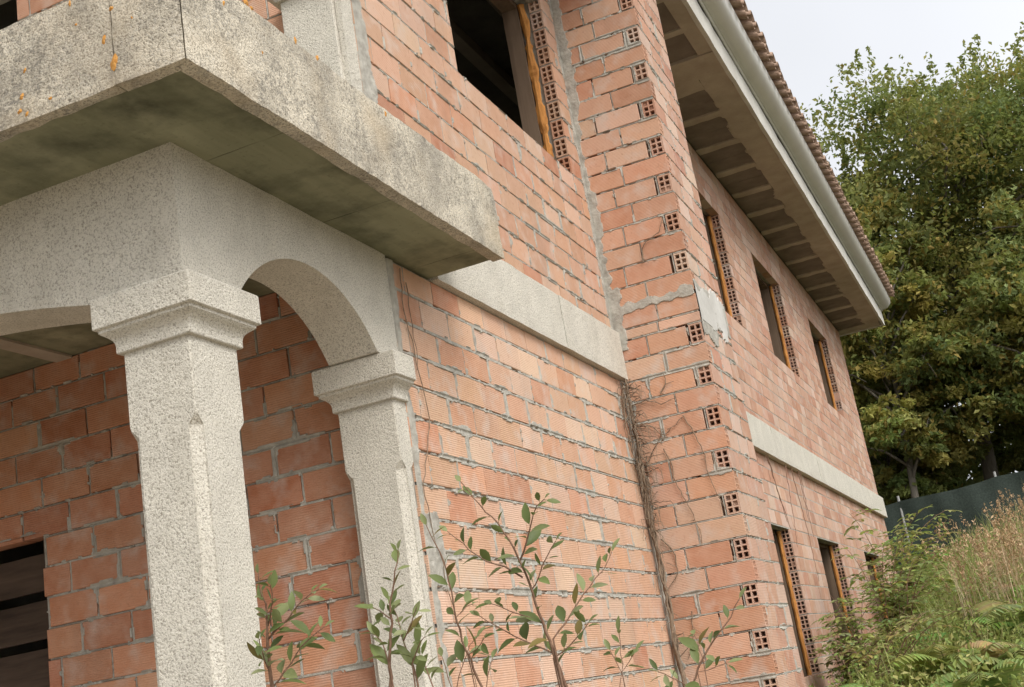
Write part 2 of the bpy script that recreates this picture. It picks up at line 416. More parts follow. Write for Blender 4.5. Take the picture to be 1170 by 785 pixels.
        h = np.where((b < -.001) & ~cov & (crack > .53), -.03, h)   # missing mortar
        h[0, :] = np.minimum(h[0, :], -.004)
        Pm = O + uu[..., None] * U + zz[..., None] * Z + h[..., None] * Nn
        idx = np.arange(uu.size).reshape(uu.shape)
        f = np.stack([idx[:-1, :-1], idx[1:, :-1], idx[1:, 1:], idx[:-1, 1:]], -1).reshape(-1, 4)
        cu = (uu[:-1, :-1] + uu[1:, 1:]).ravel() / 2; cz = (zz[:-1, :-1] + zz[1:, 1:]).ravel() / 2
        keep = np.ones(len(f), bool)
        hb = h[:-1, :-1]; keep &= np.maximum(np.maximum(h[:-1, :-1], h[1:, :-1]), np.maximum(h[1:, 1:], h[:-1, 1:])).ravel() > -.0149
        for (oa, ob, oz0, oz1) in openings: keep &= ~((cu > oa - .01) & (cu < ob + .01) & (cz > oz0 - .006) & (cz < oz1 + .006))
        mb.add(Pm.reshape(-1, 3), f[keep], m=1)
    return mb.build(name, [BRICK, MORTAR], parent)

# ------------------------------------------------------------------ the house
house = empty('brick_house', (0, 0, -3.0), 'unfinished two-storey red brick house with granite arched porch and tiled eave', 'house')
EX, EY = (1, 0, 0), (0, 1, 0)
YE = 17.1
W2WIN = (-2.52, -.30, 1.765, 3.43)
FW = [(4.02, 6.03, 1.75, 3.35), (8.0, 10.0, 1.75, 3.35), (12.6, 14.6, 1.75, 3.35)]
FL = [(4.02, 6.05, -2.62, -.87), (8.06, 9.95, -2.62, -.87), (12.7, 14.7, -2.4, -.87)]
# lower side wall beside the porch
rows = [(a, b, k) for a, b, k in rows_from(-.331, .1775, -4.2, -.004, .02)]
brick_wall('brick_wall', house, (0, 0, 0), EY, EX, -4.03, -.008, rows, pal=PEACH, seed=3, fine=(.008, -2.6, -.002), zhi=-.002, joint=.02, jv=.008,
           smears=[(-4.06, -3.97, -3, 0, .2), (-4.03, -3.86, -1.75, -1.35, .1), (-.08, 0, -3, 0, .1)], smear_amt=.06)
# upper side wall with the large window opening
rows = rows_from(1.765, .174, .43, 4.03)
brick_wall('brick_wall', house, (0, 0, 0), EY, EX, -4.0, -.008, rows, [W2WIN], pal=[(tuple(x * y for x, y in zip(c, (.87, .83, .82))), w) for c, w in PEACH[:5]], seed=5,
           fine=(.0085, .43, 3.6), jv=.009, zlo=.42, zhi=4.035, smears=[(-4.05, -3.86, .4, 4, .3), (-.05, 0, .4, 4, .06)])
# long side wall behind the wing wall
rows = rows_from(-.33, .175, -4.2, 4.03)
brick_wall('brick_wall', house, (0, 0, 0), EY, EX, 1.0, YE, rows, FW + FL, pal=PINK, seed=8, zhi=4.035, joint=.016)
# porch back wall and the front wall above it
PW = (-4.2, -2.447, -2.95, -.985)
rows = rows_from(-1.008, .1735, -4.2, .012)
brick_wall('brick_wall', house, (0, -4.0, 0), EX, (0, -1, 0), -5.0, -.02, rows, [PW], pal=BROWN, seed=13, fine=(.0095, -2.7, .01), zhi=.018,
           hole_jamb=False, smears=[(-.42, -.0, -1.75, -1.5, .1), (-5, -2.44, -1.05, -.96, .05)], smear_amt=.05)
DOOR2 = (-3.9, -2.39, .43, 2.75)
rows = rows_from(.445, .174, .43, 4.03)
brick_wall('brick_wall', house, (0, -4.0, 0), EX, (0, -1, 0), -8.0, -.02, rows, [DOOR2], pal=ORANGE, seed=17, fine=(.012, .43, 3.0), zlo=.42, zhi=4.035, hole_jamb=False)

# wing wall that stands out from the side wall (its front, its flank, its core)
def wing_wall():
    XP, YB = .7376, 1.06
    r = random.Random(21); rows = []
    z = -2.5565 - 4 * .35 - .0875
    k = 0
    while z < .32:
        rows.append((z + .0085, z + .1665, k)); z += .175; k += 1
    rows += [(.340, .415, 1), (.432, .572, 0), (.603, .768, 1)]
    z = .7745; k = 0
    while z < 4.0:
        rows.append((z + .0085, min(z + .1665, 4.02), k)); z += .1745; k += 1
    mb = MB(); O = np.zeros(3); U = np.array([1., 0, 0]); Nf = np.array([0, -1., 0])
    Of = np.array([XP, 0, 0]); Uf = np.array([0, 1., 0]); Nn = np.array([1., 0, 0])
    tab_f, tab_s = [], []
    for i, (a, b, k) in enumerate(rows):
        cut = b - a < .15
        s = r.uniform(-.04, .04)
        if k % 2 == 0 and not cut:
            J = [0, .23 + s, .60 + s * .2]
            for p, q in zip(J[:-1], J[1:]): brick(mb, O, U, Nf, p + .007, q - .007, a, b, pick(ORANGE, r), r)
            t = pick(PINK, r)
            # header: end of a brick that runs along the flank
            brick(mb, Of, Uf, Nn, 0.001, .335, a, b, t, r, ends=(1, 0))
            for p, q in ((.349, .69), (.704, YB - .002)): brick(mb, Of, Uf, Nn, p, q, a, b, pick(PINK, r), r)
            tab_f.append((a, b, [0, .23 + s, .612, XP])); tab_s.append((a, b, [0, .342, .697, YB]))
        else:
            J = [0, .375 + s, XP]
            brick(mb, O, U, Nf, .007, J[1] - .007, a, b, pick(ORANGE, r), r)
            brick(mb, O, U, Nf, J[1] + .007, XP + .001, a, b, pick(ORANGE, r), r, ends=(0, 0 if cut else 1))
            for p, q in ((.126, .46), (.474, .81), (.824, YB - .002)): brick(mb, Of, Uf, Nn, p, q, a, b, pick(PINK, r), r)
            tab_f.append((a, b, J)); tab_s.append((a, b, [0, .119, .467, .817, YB]))
    # core
    mb.box((0.0, .1135, -4.4), (XP - .1135, YB - .02, 4.03), m=1); mb.box((XP - .113, .125, -4.4), (XP - .02, .2, -2.9), m=1)
    def sheet(O, U, Nn, u0, u1, tab, st, z0, z1, seed, smears, amt):
        nu = int((u1 - u0) / st); nz = int((z1 - z0) / st)
        uu, zz = np.meshgrid(np.linspace(u0, u1, nu + 1), np.linspace(z0, z1, nz + 1), indexing='ij')
        b = np.full(uu.shape, -.02)
        for (za, zb, J) in tab:
            msk = (zz > za - .0085) & (zz <= zb + .009)
            dz = np.minimum(zz - za, zb - zz); du = np.min(np.abs(uu[..., None] - np.array(J[1:-1])), -1) - .007
            b = np.where(msk, np.minimum(dz, du), b)
        n1 = noise2(uu, zz, 55, seed); n2 = noise2(uu, zz, 4.5, seed + 1); n3 = noise2(uu, zz, 17, seed + 2)
        reach = -.002 + .008 * (noise2(uu, zz, 28, seed + 6) - .5) + amt * np.clip(n2 - .58, 0, 1) + .03 * np.clip(n3 - .66, 0, 1)
        cov = np.zeros(uu.shape, bool)
        for (sa, sb, s0, s1, am) in smears:
            inr = np.minimum(np.minimum(uu - sa, sb - uu), np.minimum(zz - s0, s1 - zz)) + .06 * (n3 - .5) + .08 * (n2 - .5)
            reach = np.where(inr > 0, .5, reach); cov |= inr > 0
        h = np.where(b < 0, -.0008 + .007 * (n1 - .5), .002 + .004 * n1 + .004 * n3)
        h = np.where(b < reach, h, -.015); h = np.where(cov, .003 + .005 * n1 + .005 * n3, h)
        crack = noise2(uu, zz, 3.3, seed + 9) * noise2(uu, zz, 22, seed + 10)
        h = np.where((b < -.001) & ~cov & (crack > .5), -.03, h)
        P = O + uu[..., None] * U + zz[..., None] * Z + h[..., None] * Nn
        idx = np.arange(uu.size).reshape(uu.shape)
        f = np.stack([idx[:-1, :-1], idx[1:, :-1], idx[1:, 1:], idx[:-1, 1:]], -1).reshape(-1, 4)
        keep = np.maximum(np.maximum(h[:-1, :-1], h[1:, :-1]), np.maximum(h[1:, 1:], h[:-1, 1:])).ravel() > -.0149
        mb.add(P.reshape(-1, 3), f[keep], m=1)
    sheet(O, U, Nf, 0, XP - .004, tab_f, .0075, -2.9, 3.6, 31, [(-.05, .038, -3, .3, .2), (-.05, .07, .3, 4, .2), (-.05, .10, .25, .8, .1), (.0, .74, .555, .63, .05)], .05)
    sheet(Of, Uf, Nn, .004, YB, tab_s, .0095, -2.9, 3.6, 37, [(-.05, YB + .05, .40, .7, .25), (-.05, .5, .2, .45, .25)], .06)
    return mb.build('wing_wall', [BRICK, MORTAR], house)
wing_wall()
# pale cement patch at floor level on the wing wall's flank
def patch():
    mb = MB(); st = .02
    uu, zz = np.meshgrid(np.arange(.0, 1.06, st), np.arange(.15, .80, st), indexing='ij')
    n = noise2(uu, zz, 7, 3) + .5 * noise2(uu, zz, 21, 4)
    lo = .28 + .10 * uu; hi = .66 + .05 * uu
    d = np.minimum(np.minimum(zz - lo, hi - zz), np.minimum(uu + .03, 1.02 - uu)) + .16 * (n - .75)
    h = np.where(d > 0, .009 + .004 * n, -.02)
    P = np.stack([.7376 + h, uu, zz], -1); idx = np.arange(uu.size).reshape(uu.shape)
    f = np.stack([idx[:-1, :-1], idx[1:, :-1], idx[1:, 1:], idx[:-1, 1:]], -1).reshape(-1, 4)
    mb.add(P.reshape(-1, 3), f); mb.build('cement_patch', PLASTER, house)
patch()

# plain outer and inner walls that the photo does not show
mb = MB()
mb.box((-8.0, -3.71, -4.2), (-7.7, YE, 4.03)); mb.box((-7.7, YE - .3, -4.2), (-.295, YE, 4.03)); mb.box((-8.0, -4.0, -4.2), (-5.0, -3.71, .4))
mb.t = [np.tile([.52, .28, .18], (len(x), 1)) for x in mb.t]
mb.build('rear_wall', [BRICK], house)
mb = MB()  # unseen partitions put in to block light through the rooms
mb.box((-3.4, -3.7, .42), (-3.25, YE - .31, 4.0)); mb.box((-7.69, -.15, .42), (-3.41, .05, 4.0)); mb.box((-3.24, 6.9, .42), (-.3, 7.05, 4.0))
mb.box((-3.4, -3.7, -4.2), (-3.25, YE - .31, -.02)); mb.box((-3.24, 6.9, -4.2), (-.3, 7.05, -.02)); mb.box((-3.24, .6, -4.2), (-.3, .75, -.02))
mb.box((-3.24, 11.0, .42), (-.3, 11.15, 4.0)); mb.box((-3.24, 11.0, -4.2), (-.3, 11.15, -.02))
mb.build('light_blocking_partition', [INSIDE], house)
mb = MB()
mb.box((-7.69, -3.49, .02), (-.12, YE - .31, .40)); mb.box((-7.69, -3.7, -3.3), (-.295, YE - .31, -2.95))
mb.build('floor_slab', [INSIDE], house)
mb = MB()
mb.box((-7.99, -3.99, 4.10), (-.01, YE - .01, 4.30))
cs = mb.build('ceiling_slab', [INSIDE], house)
x = -7.5; mb = MB()
while x < -.4:
    mb.box((x, -3.69, 3.97), (x + .13, YE - .31, 4.098)); x += .62
mb.build('ceiling_joist', [SOFF], cs)

# granite floor bands
def band(y0, y1, cuts, seed):
    mb = MB(); e = [y0] + cuts + [y1]
    for i, (a, b) in enumerate(zip(e[:-1], e[1:])):
        mb.rough_box((-.06 if y1 < 1 else .004, a + (.003 if i else 0), 0.0), (.05 + .002 * (i % 2) + (.028 if y1 > 1 else 0), b - .003, .408), .06, .002, seed=seed + i, chip=.004)
    mb.build('granite_band', [GRAN], house)
band(-3.497, -.004, [-1.4], 3); band(1.062, YE + .02, [4.3, 5.9, 9.2, 12.6], 20)

# ---- porch: arches, columns, balcony
def arch_beam(name, along, fixed, a0, a1, s0, s1, zs, crown, n=40):
    """beam with a segmental arch; along 'x' or 'y'; fixed = (outer, inner) of the other axis"""
    mb = MB(); c = s1 - s0; rise = crown - zs; rad = c * c / 8 / rise + rise / 2; zc = crown - rad; mid = (s0 + s1) / 2
    pts = [(a0, zs)] + [(u, zc + math.sqrt(max(0, rad * rad - (u - mid) ** 2))) for u in np.linspace(s0, s1, n)] + [(a1, zs)]
    P = (lambda u, w, z: (u, w, z)) if along == 'x' else (lambda u, w, z: (w, u, z))
    o, i = fixed; nz = 8
    for (u0, z0), (u1, z1) in zip(pts[:-1], pts[1:]):
        for w in (o, i):
            mb.quad(P(u0, w, z0), P(u1, w, z1), P(u1, w, .018), P(u0, w, .018))
        mb.quad(P(u0, o, z0), P(u0, i, z0), P(u1, i, z1), P(u1, o, z1))
        mb.quad(P(u0, o, .018), P(u1, o, .018), P(u1, i, .018), P(u0, i, .018))
    for u in (a0, a1): mb.quad(P(u, o, zs), P(u, i, zs), P(u, i, .018), P(u, o, .018))
    ob = mb.build(name, [GRAN], house)
    return ob
ZS = -.568
arch_beam('arch', 'y', (0.0, -.285), -5.812, -4.032, -5.455, -4.265, ZS, -.256)
arch_beam('arch', 'x', (-5.812, -5.53), -3.6225, -.285, -3.26, -.40, ZS, -.395)
brick_wall('porch_dimming_wall', house, (-3.64, 0, 0), EY, EX, -5.49, -4.02, rows_from(-1.008, .1735, -4.2, .005), pal=BROWN, seed=41, zhi=.012, hole_jamb=False, thick=.25)  # unseen solid wall, added on this side to dim the porch
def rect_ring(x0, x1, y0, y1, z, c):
    return [(x0 + c, y0, z), (x1 - c, y0, z), (x1, y0 + c, z), (x1, y1 - c, z), (x1 - c, y1, z), (x0 + c, y1, z), (x0, y1 - c, z), (x0, y0 + c, z)]
PROF = [(-.012, -.803), (.018, -.799), (.021, -.795), (.021, -.768), (.024, -.753), (.030, -.742), (.041, -.731), (.055, -.722), (.065, -.714), (.066, -.703), (.076, -.7005), (.081, -.697), (.081, -.578), (.076, -.571)]
def col_ring(x0, x1, y0, y1, z, c):
    s = min(.008, c * .22)      # the chamfers are cut in with a small fillet on each side
    return [(x0 + c, y0, z), (x1 - c, y0, z), (x1 - c, y0 + s, z), (x1 - s, y0 + c, z), (x1, y0 + c, z), (x1, y1 - c, z), (x1 - s, y1 - c, z), (x1 - c, y1 - s, z), (x1 - c, y1, z), (x0 + c, y1, z), (x0 + c, y1 - s, z), (x0 + s, y1 - c, z), (x0, y1 - c, z), (x0, y0 + c, z), (x0 + s, y0 + c, z), (x0 + c, y0 + s, z)]
def column(x0, x1, y0, y1, back=False, label=None):
    mb = MB(); cx, cy = (x0 + x1) / 2, (y0 + y1) / 2
    rr = []
    for z, c, o in ((-3.05, .006, .03), (-2.86, .006, .03), (-2.84, .006, .0), (-2.72, .006, 0), (-2.66, .041, 0), (-1.165, .041, 0), (-1.15, .040, 0), (-1.115, .010, .001), (-1.10, .005, .001), (-.800, .005, .001)):
        rr.append(col_ring(x0 - o, x1 + o, y0 - o, (y1 + o) if not back else y1, z, c))
    mb.rings(rr, cap=True)
    ob = mb.build('column', [GRAN], house)
    if label: ob['label'] = label
    mb = MB(); rr = []
    for o, z in PROF:
        rr.append(rect_ring(x0 - o, x1 + o, y0 - o, (y1 + o) if not back else y1 + .001, z, .004))
    mb.rings(rr)
    mb.build('capital', [GRAN], ob)
    return ob
column(-.312, 0, -5.812, -5.50); column(-.322, 0, -4.168, -4.034, True)
column(-3.9, -3.588, -5.812, -5.50)
# pilaster standing on the balcony, against the upper corner
mb = MB()
mb.rings([rect_ring(-.355, -.03, -4.175, -4.0, z, c) for z, c in ((.402, .005), (.6, .005), (1.605, .005))])
mb.rough_box((-.028, -4.15, .43), (.006, -4.02, 1.603), .05, .003, seed=4)
pl = mb.build('pedestal', [GRAN], house)
mb = MB()
mb.rings([rect_ring(-.355 - o, .0 + o, -4.175 - o, -4.005, z, .004) for o, z in ((.02, 1.607), (.03, 1.625), (.06, 1.64), (.075, 1.65), (.075, 1.73))])
mb.build('coping', [GRAN], pl)
# balcony: concrete slab with granite edge stones
mb = MB()
mb.rough_box((-4.0, -6.252, .016), (.392, -3.502, .395), .09, .0025, seed=2)
slab = mb.build('balcony_slab', [SLABC], house)
mb = MB()
def mitre_a(q):
    q = q.copy(); k = q[:, 1] < -6.30; q[k, 1] += (.465 - q[k, 0]) + .003; return q
def mitre_b(q):
    q = q.copy(); k = q[:, 0] > .445; q[k, 0] -= (q[k, 1] + 6.321) + .002; return q
mb.rough_box((.394, -6.32, 0.0), (.465, -3.50, .428), .028, .003, seed=5, chip=.003, warp=mitre_a)
mb.rough_box((.158, -6.321, 0.001), (.464, -6.252, .430), .028, .003, seed=6, chip=.003, warp=mitre_b)
mb.rough_box((-1.6, -6.321, 0.0), (.1545, -6.252, .427), .028, .003, seed=7, chip=.005)
mb.rough_box((-4.05, -6.318, 0.0), (-1.606, -6.252, .428), .05, .0035, seed=9, chip=.006)
rl = random.Random(3)      # orange lichen crusts
for side, spots in (('y', [(0.165, 0.315, 0.02), (0.119, 0.205, 0.026), (0.157, 0.097, 0.042), (-0.254, 0.211, 0.018), (-0.278, 0.109, 0.02), (-0.143, 0.054, 0.022), (-0.29, 0.052, 0.02), (-0.258, 0.03, 0.016), (-0.023, 0.407, 0.02), (0.251, 0.242, 0.012), (-0.002, 0.31, 0.012)]), ('x', [(-5.355, 0.425, 0.03), (-5.525, 0.436, 0.022), (-5.876, 0.441, 0.03), (-5.842, 0.434, 0.02), (-4.752, 0.399, 0.02), (-6.039, 0.36, 0.018), (-5.803, 0.252, 0.012)])):
    for (u, z, rad) in spots:
        n = 14; ph = rl.uniform(0, 6); V = []
        for k in range(n):
            a = k * 2 * math.pi / n; rr = rad * (.62 + .3 * math.sin(2 * a + ph) * rl.uniform(.3, 1) + rl.uniform(-.18, .18))
            V.append((u + rr * math.cos(a) * .8, z + rr * math.sin(a)))
        P = lambda q, h: (q[0], -6.3235 - h, q[1]) if side == 'y' else (.4675 + h, q[0], q[1])
        mb.add([P(v, -.004) for v in V] + [P((u, z), .0035)], [[k, (k + 1) % n, n] for k in range(n)], m=1)
mb.build('edge_stone', [GRANW, LICHEN], slab)
mb = MB()
x = -3.55
while x < -.4:
    if abs(x + 2.25) < .4: mb.box((x, -5.50, .0), (x + .12, -4.005, .0155))
    else: mb.box((x, -5.50, .003), (x + .12, -4.005, .0155))
    x += .65
mb.build('porch_joist', [SOFF], slab)
mb = MB(); mb.rough_box((-4.1, -6.05, -3.35), (.25, -4.01, -3.04), .15, .004, seed=11); mb.build('porch_floor', [GRANW], house)
# boarded opening in the porch wall
mb = MB(); r = random.Random(5)
for z0, z1 in ((-1.305, -1.095), (-1.575, -1.365), (-1.86, -1.635), (-2.13, -1.92), (-2.41, -2.2), (-2.69, -2.48)):
    zt = z1 + r.uniform(-.01, .01)
    mb.rough_box((PW[0] + .01, -3.955, z0), (PW[1] - .006, -3.93, zt), .12, .003, seed=int(z0 * -100))
fr = mb.build('boarded_window', [DARKWOOD], house)
for a, b in ((PW[0], PW[0] + .08), (PW[1] - .08, PW[1] - .004)):
    mb = MB(); mb.rough_box((a, -3.9, -2.94), (b, -3.75, -.99), .2, .002); mb.build('jamb', [DARKWOOD], fr)

# ---- window openings of the side wall: timber sub-frame and split timber strip
def window(o, bx, fx, thickf=.05, wob=1.0):
    a, b, z0, z1 = o
    mb = MB()
    mb.rough_box((bx - .14, b - .05, z0 - .028), (bx, b + .005, z1 + .028), .16, .003, seed=int(a * 10) % 97)
    w = mb.build('window', [OLDWOOD], house)
    mb = MB(); mb.rough_box((bx - .14, a - .005, z0 - .028), (bx, a + .05, z1 + .028), .16, .003, seed=4); mb.build('jamb', [OLDWOOD], w)
    mb = MB(); mb.rough_box((bx - .14, a + .051, z1 - .03), (bx, b - .051, z1 + .02), .3, .002, seed=3); mb.build('head', [OLDWOOD], w)
    n = 60
    for (uc, sg) in ((b - .015, 1), (a + .015, -1)):
        mb = MB(); rr = []
        for i in range(n + 1):
            t = i / n; q = lambda f, s: noise3(np.array([t * f, a * 3 + s, sg])) - .5
            ww = thickf * (.5 + wob * (.22 * q(12, 1) + .35 * q(40, 2))); dd = .022 * (1 + wob * (.9 * q(20, 5) + .5 * q(50, 6)))
            xc = fx + wob * .016 * q(7, 9); z = z0 + (z1 - z0) * t
            ww = max(ww, .008)
            rr.append([(xc - ww, uc, z), (xc - ww * .7, uc - sg * dd * .8, z), (xc, uc - sg * dd * 1.25, z), (xc + ww * .7, uc - sg * dd * .7, z), (xc + ww, uc, z), (xc + ww * .6, uc + sg * .02, z), (xc - ww * .6, uc + sg * .02, z)])
        mb.rings(rr); mb.build('split_timber', [FOAM], w, smooth=False)
window(W2WIN, -.205, -.170, .078, 1.25)
for o in FW + FL: window(o, -.17, -.135, .055, .45)

# ---- eave: soffit, edge, gutter, tiles
def eave():
    y0, y1, xe = -5.0, 17.58, .928
    mb = MB()
    mb.rough_box((.004, YE + .001, 4.05), (.85, y1 - .02, 4.2), .3, .003)
    mb.box((-.28, YE + .002, 4.052), (.003, y1 - .022, 4.2))
    mb.rough_box((.572, 3.46, 4.040), (xe - .05, YE, 4.2), .12, .006, seed=3)          # solid outer strip
    ys = [3.46 + .975 * k for k in range(15)]
    mb.rough_box((.004, 2.89, 4.030), (xe - .05, 3.455, 4.2), .1, .005, seed=6)          # cross beam
    mb.rough_box((.715, y0, 4.040), (xe - .05, 2.885, 4.2), .12, .004, seed=7)
    for y in ys:
        mb.rough_box((.004, y + .001, 4.036), (.571, y + .30 if y == ys[0] else y + .17, 4.2), .1, .006, seed=int(y * 7), chip=.01)
    yy = 2.3
    while yy > y0:
        mb.rough_box((.004, yy - .11, 4.046), (.714, yy, 4.2), .12, .004, seed=int(yy * 9) + 60); yy -= .75
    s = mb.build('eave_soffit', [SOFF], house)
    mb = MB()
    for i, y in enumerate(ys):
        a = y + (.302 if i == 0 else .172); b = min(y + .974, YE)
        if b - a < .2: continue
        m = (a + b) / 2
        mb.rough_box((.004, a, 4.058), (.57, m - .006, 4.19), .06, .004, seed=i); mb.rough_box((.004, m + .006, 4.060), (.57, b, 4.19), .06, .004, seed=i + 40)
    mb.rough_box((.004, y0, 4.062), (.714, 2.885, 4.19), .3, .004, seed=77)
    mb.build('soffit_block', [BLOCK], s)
    # smears of pale concrete that run unevenly over the blocks
    mb = MB()
    st = .03; uu, zz = np.meshgrid(np.arange(.38, .60, st * .6), np.arange(3.5, 17, st), indexing='ij')
    n = noise2(uu, zz, 5, 9); n2_ = noise2(uu, zz, 19, 12)
    h = np.where(uu > .575 - .14 * (n - .38) - .05 * (n2_ - .5), 4.046, 4.075)
    idx = np.arange(uu.size).reshape(uu.shape); f = np.stack([idx[:-1, :-1], idx[1:, :-1], idx[1:, 1:], idx[:-1, 1:]], -1).reshape(-1, 4)
    mb.add(np.stack([uu, zz, h], -1).reshape(-1, 3), f); mb.build('concrete_smear', [SOFF], s)
    mb = MB()
    mb.rough_box((xe - .0495, y0, 4.028), (xe, y1, 4.345), .25, .005, seed=15, chip=.003)
    mb.rough_box((-8.6, y1 - .04, 4.03), (xe - .05, y1 + .005, 4.345), .3, .004, seed=16)
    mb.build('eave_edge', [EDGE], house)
    # gutter, moulded profile swept along the eave
    prof = [(xe + .003, 4.36), (xe + .012, 4.348), (xe + .022, 4.350), (xe + .030, 4.362), (xe + .034, 4.375), (xe + .042, 4.372), (xe + .05, 4.376)]
    for k in range(13):
        a = R(-90 + k * 7.5); prof.append((xe + .055 + .175 * math.cos(a) * 1.0, 4.545 + .165 * math.sin(a)))
    prof += [(xe + .232, 4.56), (xe + .240, 4.572), (xe + .238, 4.584), (xe + .226, 4.586), (xe + .222, 4.57)]
    back = [(x - .004, z + .006) for x, z in prof][::-1]
    mb = MB(); loop = prof + back; yl = [y0, -2, 1, 4, 7, 10, 13, 16, y1 + .01]
    mb.rings([[(x + .004 * math.sin(y * 1.3), y, z + .004 * math.sin(y * .9 + 1)) for x, z in loop] for y in yl], cap=False)
    for y in (y0, y1 + .01):
        mb.add([(x, y, z) for x, z in prof] + [(xe + .003, y, 4.57)], [list(range(len(prof) + 1))])
    mb.build('gutter', [GUTTER], house, smooth=True)
    # barrel tiles
    mb = MB(); r = random.Random(2); pitch = .30; sl = .36
    def tile(y, x0, x1, z0, z1, r0, r1, up, t):
        n = 9; th = .014
        A = np.linspace(0, math.pi, n)
        def arc(x, z, rad, s): return [(x, y + rad * math.cos(a), z + s * rad * math.sin(a) * (.9 if up else .75)) for a in A]
        s = 1 if up else -1
        o0, o1, i0, i1 = arc(x0, z0, r0, s), arc(x1, z1, r1, s), arc(x0, z0, r0 - th, s), arc(x1, z1, r1 - th, s)
        V = o0 + o1 + i0 + i1; F = []
        for k in range(n - 1):
            F += [[k, k + 1, n + k + 1, n + k], [2 * n + k, 3 * n + k, 3 * n + k + 1, 2 * n + k + 1], [k, 2 * n + k, 2 * n + k + 1, k + 1]]
        F += [[0, n, 3 * n, 2 * n], [n - 1, 3 * n - 1, 4 * n - 1, 2 * n - 1]]
        mb.add(V, np.array(F), t)
    y = y0 - .05
    while y < y1 + .1:
        for row in range(14):
            xs = 1.29 - row * .42; zb = 4.575 + row * .42 * sl
            t = (.4 + r.uniform(-.1, .1),) * 3
            j = r.uniform(-.012, .012)
            tile(y, xs + j, xs - .46, zb + .075, zb + .075 + .46 * sl + .015, .108, .085, True, t)
            tile(y + pitch / 2, xs - .03 + j, xs - .49, zb + .085, zb + .085 + .46 * sl + .015, .082, .1, False, t)
        y += pitch
    rt = mb.build('roof_tiles', [TILE], house, smooth=True)
    mb = MB()
    zr = 4.62 + (1.2 + 4.6) * sl
    mb.quad((1.13, y0, 4.60), (1.13, y1, 4.60), (-4.6, y1, zr), (-4.6, y0, zr)); mb.quad((-10.3, y0, 4.60), (-10.3, y1, 4.60), (-4.6, y1, zr), (-4.6, y0, zr))
    mb.quad((1.13, y0, 4.54), (1.13, y1, 4.54), (-4.6, y1, zr - .1), (-4.6, y0, zr - .1)); mb.quad((1.13, y0, 4.54), (1.13, y0, 4.60), (1.13, y1, 4.60), (1.13, y1, 4.54))
    for y in (-4.0, YE - .1):
        mb.add([(-8.0, y, 4.3), (0, y, 4.3), (-.1, y, 5.0), (-4.6, y, zr - .12), (-8, y, 5.3)], [[0, 1, 2, 3, 4]])
    mb.box((-8.9, y0, 4.06), (-.005, -4.002, 4.2))
    mb.build('roof', [SOFF], house)
eave()

# ------------------------------------------------------------------ ground
def gz(x, y):
    x = np.asarray(x, float); y = np.asarray(y, float)
    base = np.where(y < 0, -3.3 + .06 * y, -3.3 + .06 * np.minimum(y, 8) + .14 * np.clip(y - 8, 0, 16))
    base = np.where(y > 24, -3.3 + .48 + 2.24 + (y - 24) * .09, base)
    base = np.where(y > 60, base + 0 * y, base)
    base = np.where(y < -14, -3.3 - .06 * 14, base)
    s = np.clip((x - 1.0), 0, 14) * .14 * np.clip((y + 4) / 8, 0, 1)
    b = .10 * (noise3(np.stack([x * .5, y * .5, x * 0], -1)) - .5) * 2 + .05 * (noise3(np.stack([x * 1.7, y * 1.7, x * 0 + 3], -1)) - .5)
    inside = (x < -.02) & (x > -8.0) & (y > -4.0) & (y < YE - .05)
    return np.where(inside, -3.45, base + s + b)
xs = np.concatenate([[-400, -150, -60, -25, -12], np.arange(-8.6, -8.2, .2), [-8.01, -7.9], np.arange(-7.5, -.3, .5), [-.19, -.06], np.arange(.02, 9, .3), np.arange(9, 25, 1.5), [30, 60, 150, 400]])
ys = np.concatenate([[-400, -120, -40, -20], np.arange(-14, -4.2, .5), [-4.06, -3.9], np.arange(-3.5, 16.8, .4), [16.9, 17.08], np.arange(17.3, 32, .6), [36, 42, 50, 60, 120, 400]])
X, Y = np.meshgrid(xs, ys, indexing='ij'); Zg = gz(X, np.clip(Y, -60, 60))
mb = MB(); idx = np.arange(X.size).reshape(X.shape)
mb.add(np.stack([X, Y, Zg], -1).reshape(-1, 3), np.stack([idx[:-1, :-1], idx[1:, :-1], idx[1:, 1:], idx[:-1, 1:]], -1).reshape(-1, 4))
tag(mb.build('ground', [SOIL], smooth=True), 'weedy soil slope rising beside the brick house', 'ground', kind='structure')
def g1(x, y): return float(gz(np.array([x]), np.array([y]))[0])

# ------------------------------------------------------------------ plants
def leaf(mb, p, d, n, L, W, t, r, fold=.18, droop=.15):
    """one folded, curved leaf blade"""
    p = np.array(p, float); d = np.array(d, float); d /= np.linalg.norm(d)
    n = np.array(n, float); n -= d * (n @ d); n /= np.linalg.norm(n) + 1e-9; s = np.cross(d, n)
    st = [(0, .03), (.18, .62), (.42, 1.0), (.68, .86), (.88, .42), (1, .02)]
    V = []
    for u, w in st:
        c = p + d * L * u - n * L * droop * u * u
        V += [c + s * W * .5 * w + n * W * fold * w, c, c - s * W * .5 * w + n * W * fold * w]
    F = []
    for i in range(len(st) - 1):
        k = 3 * i; F += [[k, k + 1, k + 4, k + 3], [k + 1, k + 2, k + 5, k + 4]]
    mb.add(V, np.array(F), t)
GREENS = [(.135, .175, .06), (.17, .21, .075), (.10, .135, .05), (.23, .26, .115), (.29, .31, .16)]
def resample(pts, step):
    P = np.array(pts, float); seg = np.linalg.norm(np.diff(P, axis=0), axis=1); cum = np.concatenate([[0], np.cumsum(seg)])
    n = max(2, int(cum[-1] / step)); s = np.linspace(0, cum[-1], n + 1)
    return np.stack([np.interp(s, cum, P[:, k]) for k in range(3)], 1), cum[-1]
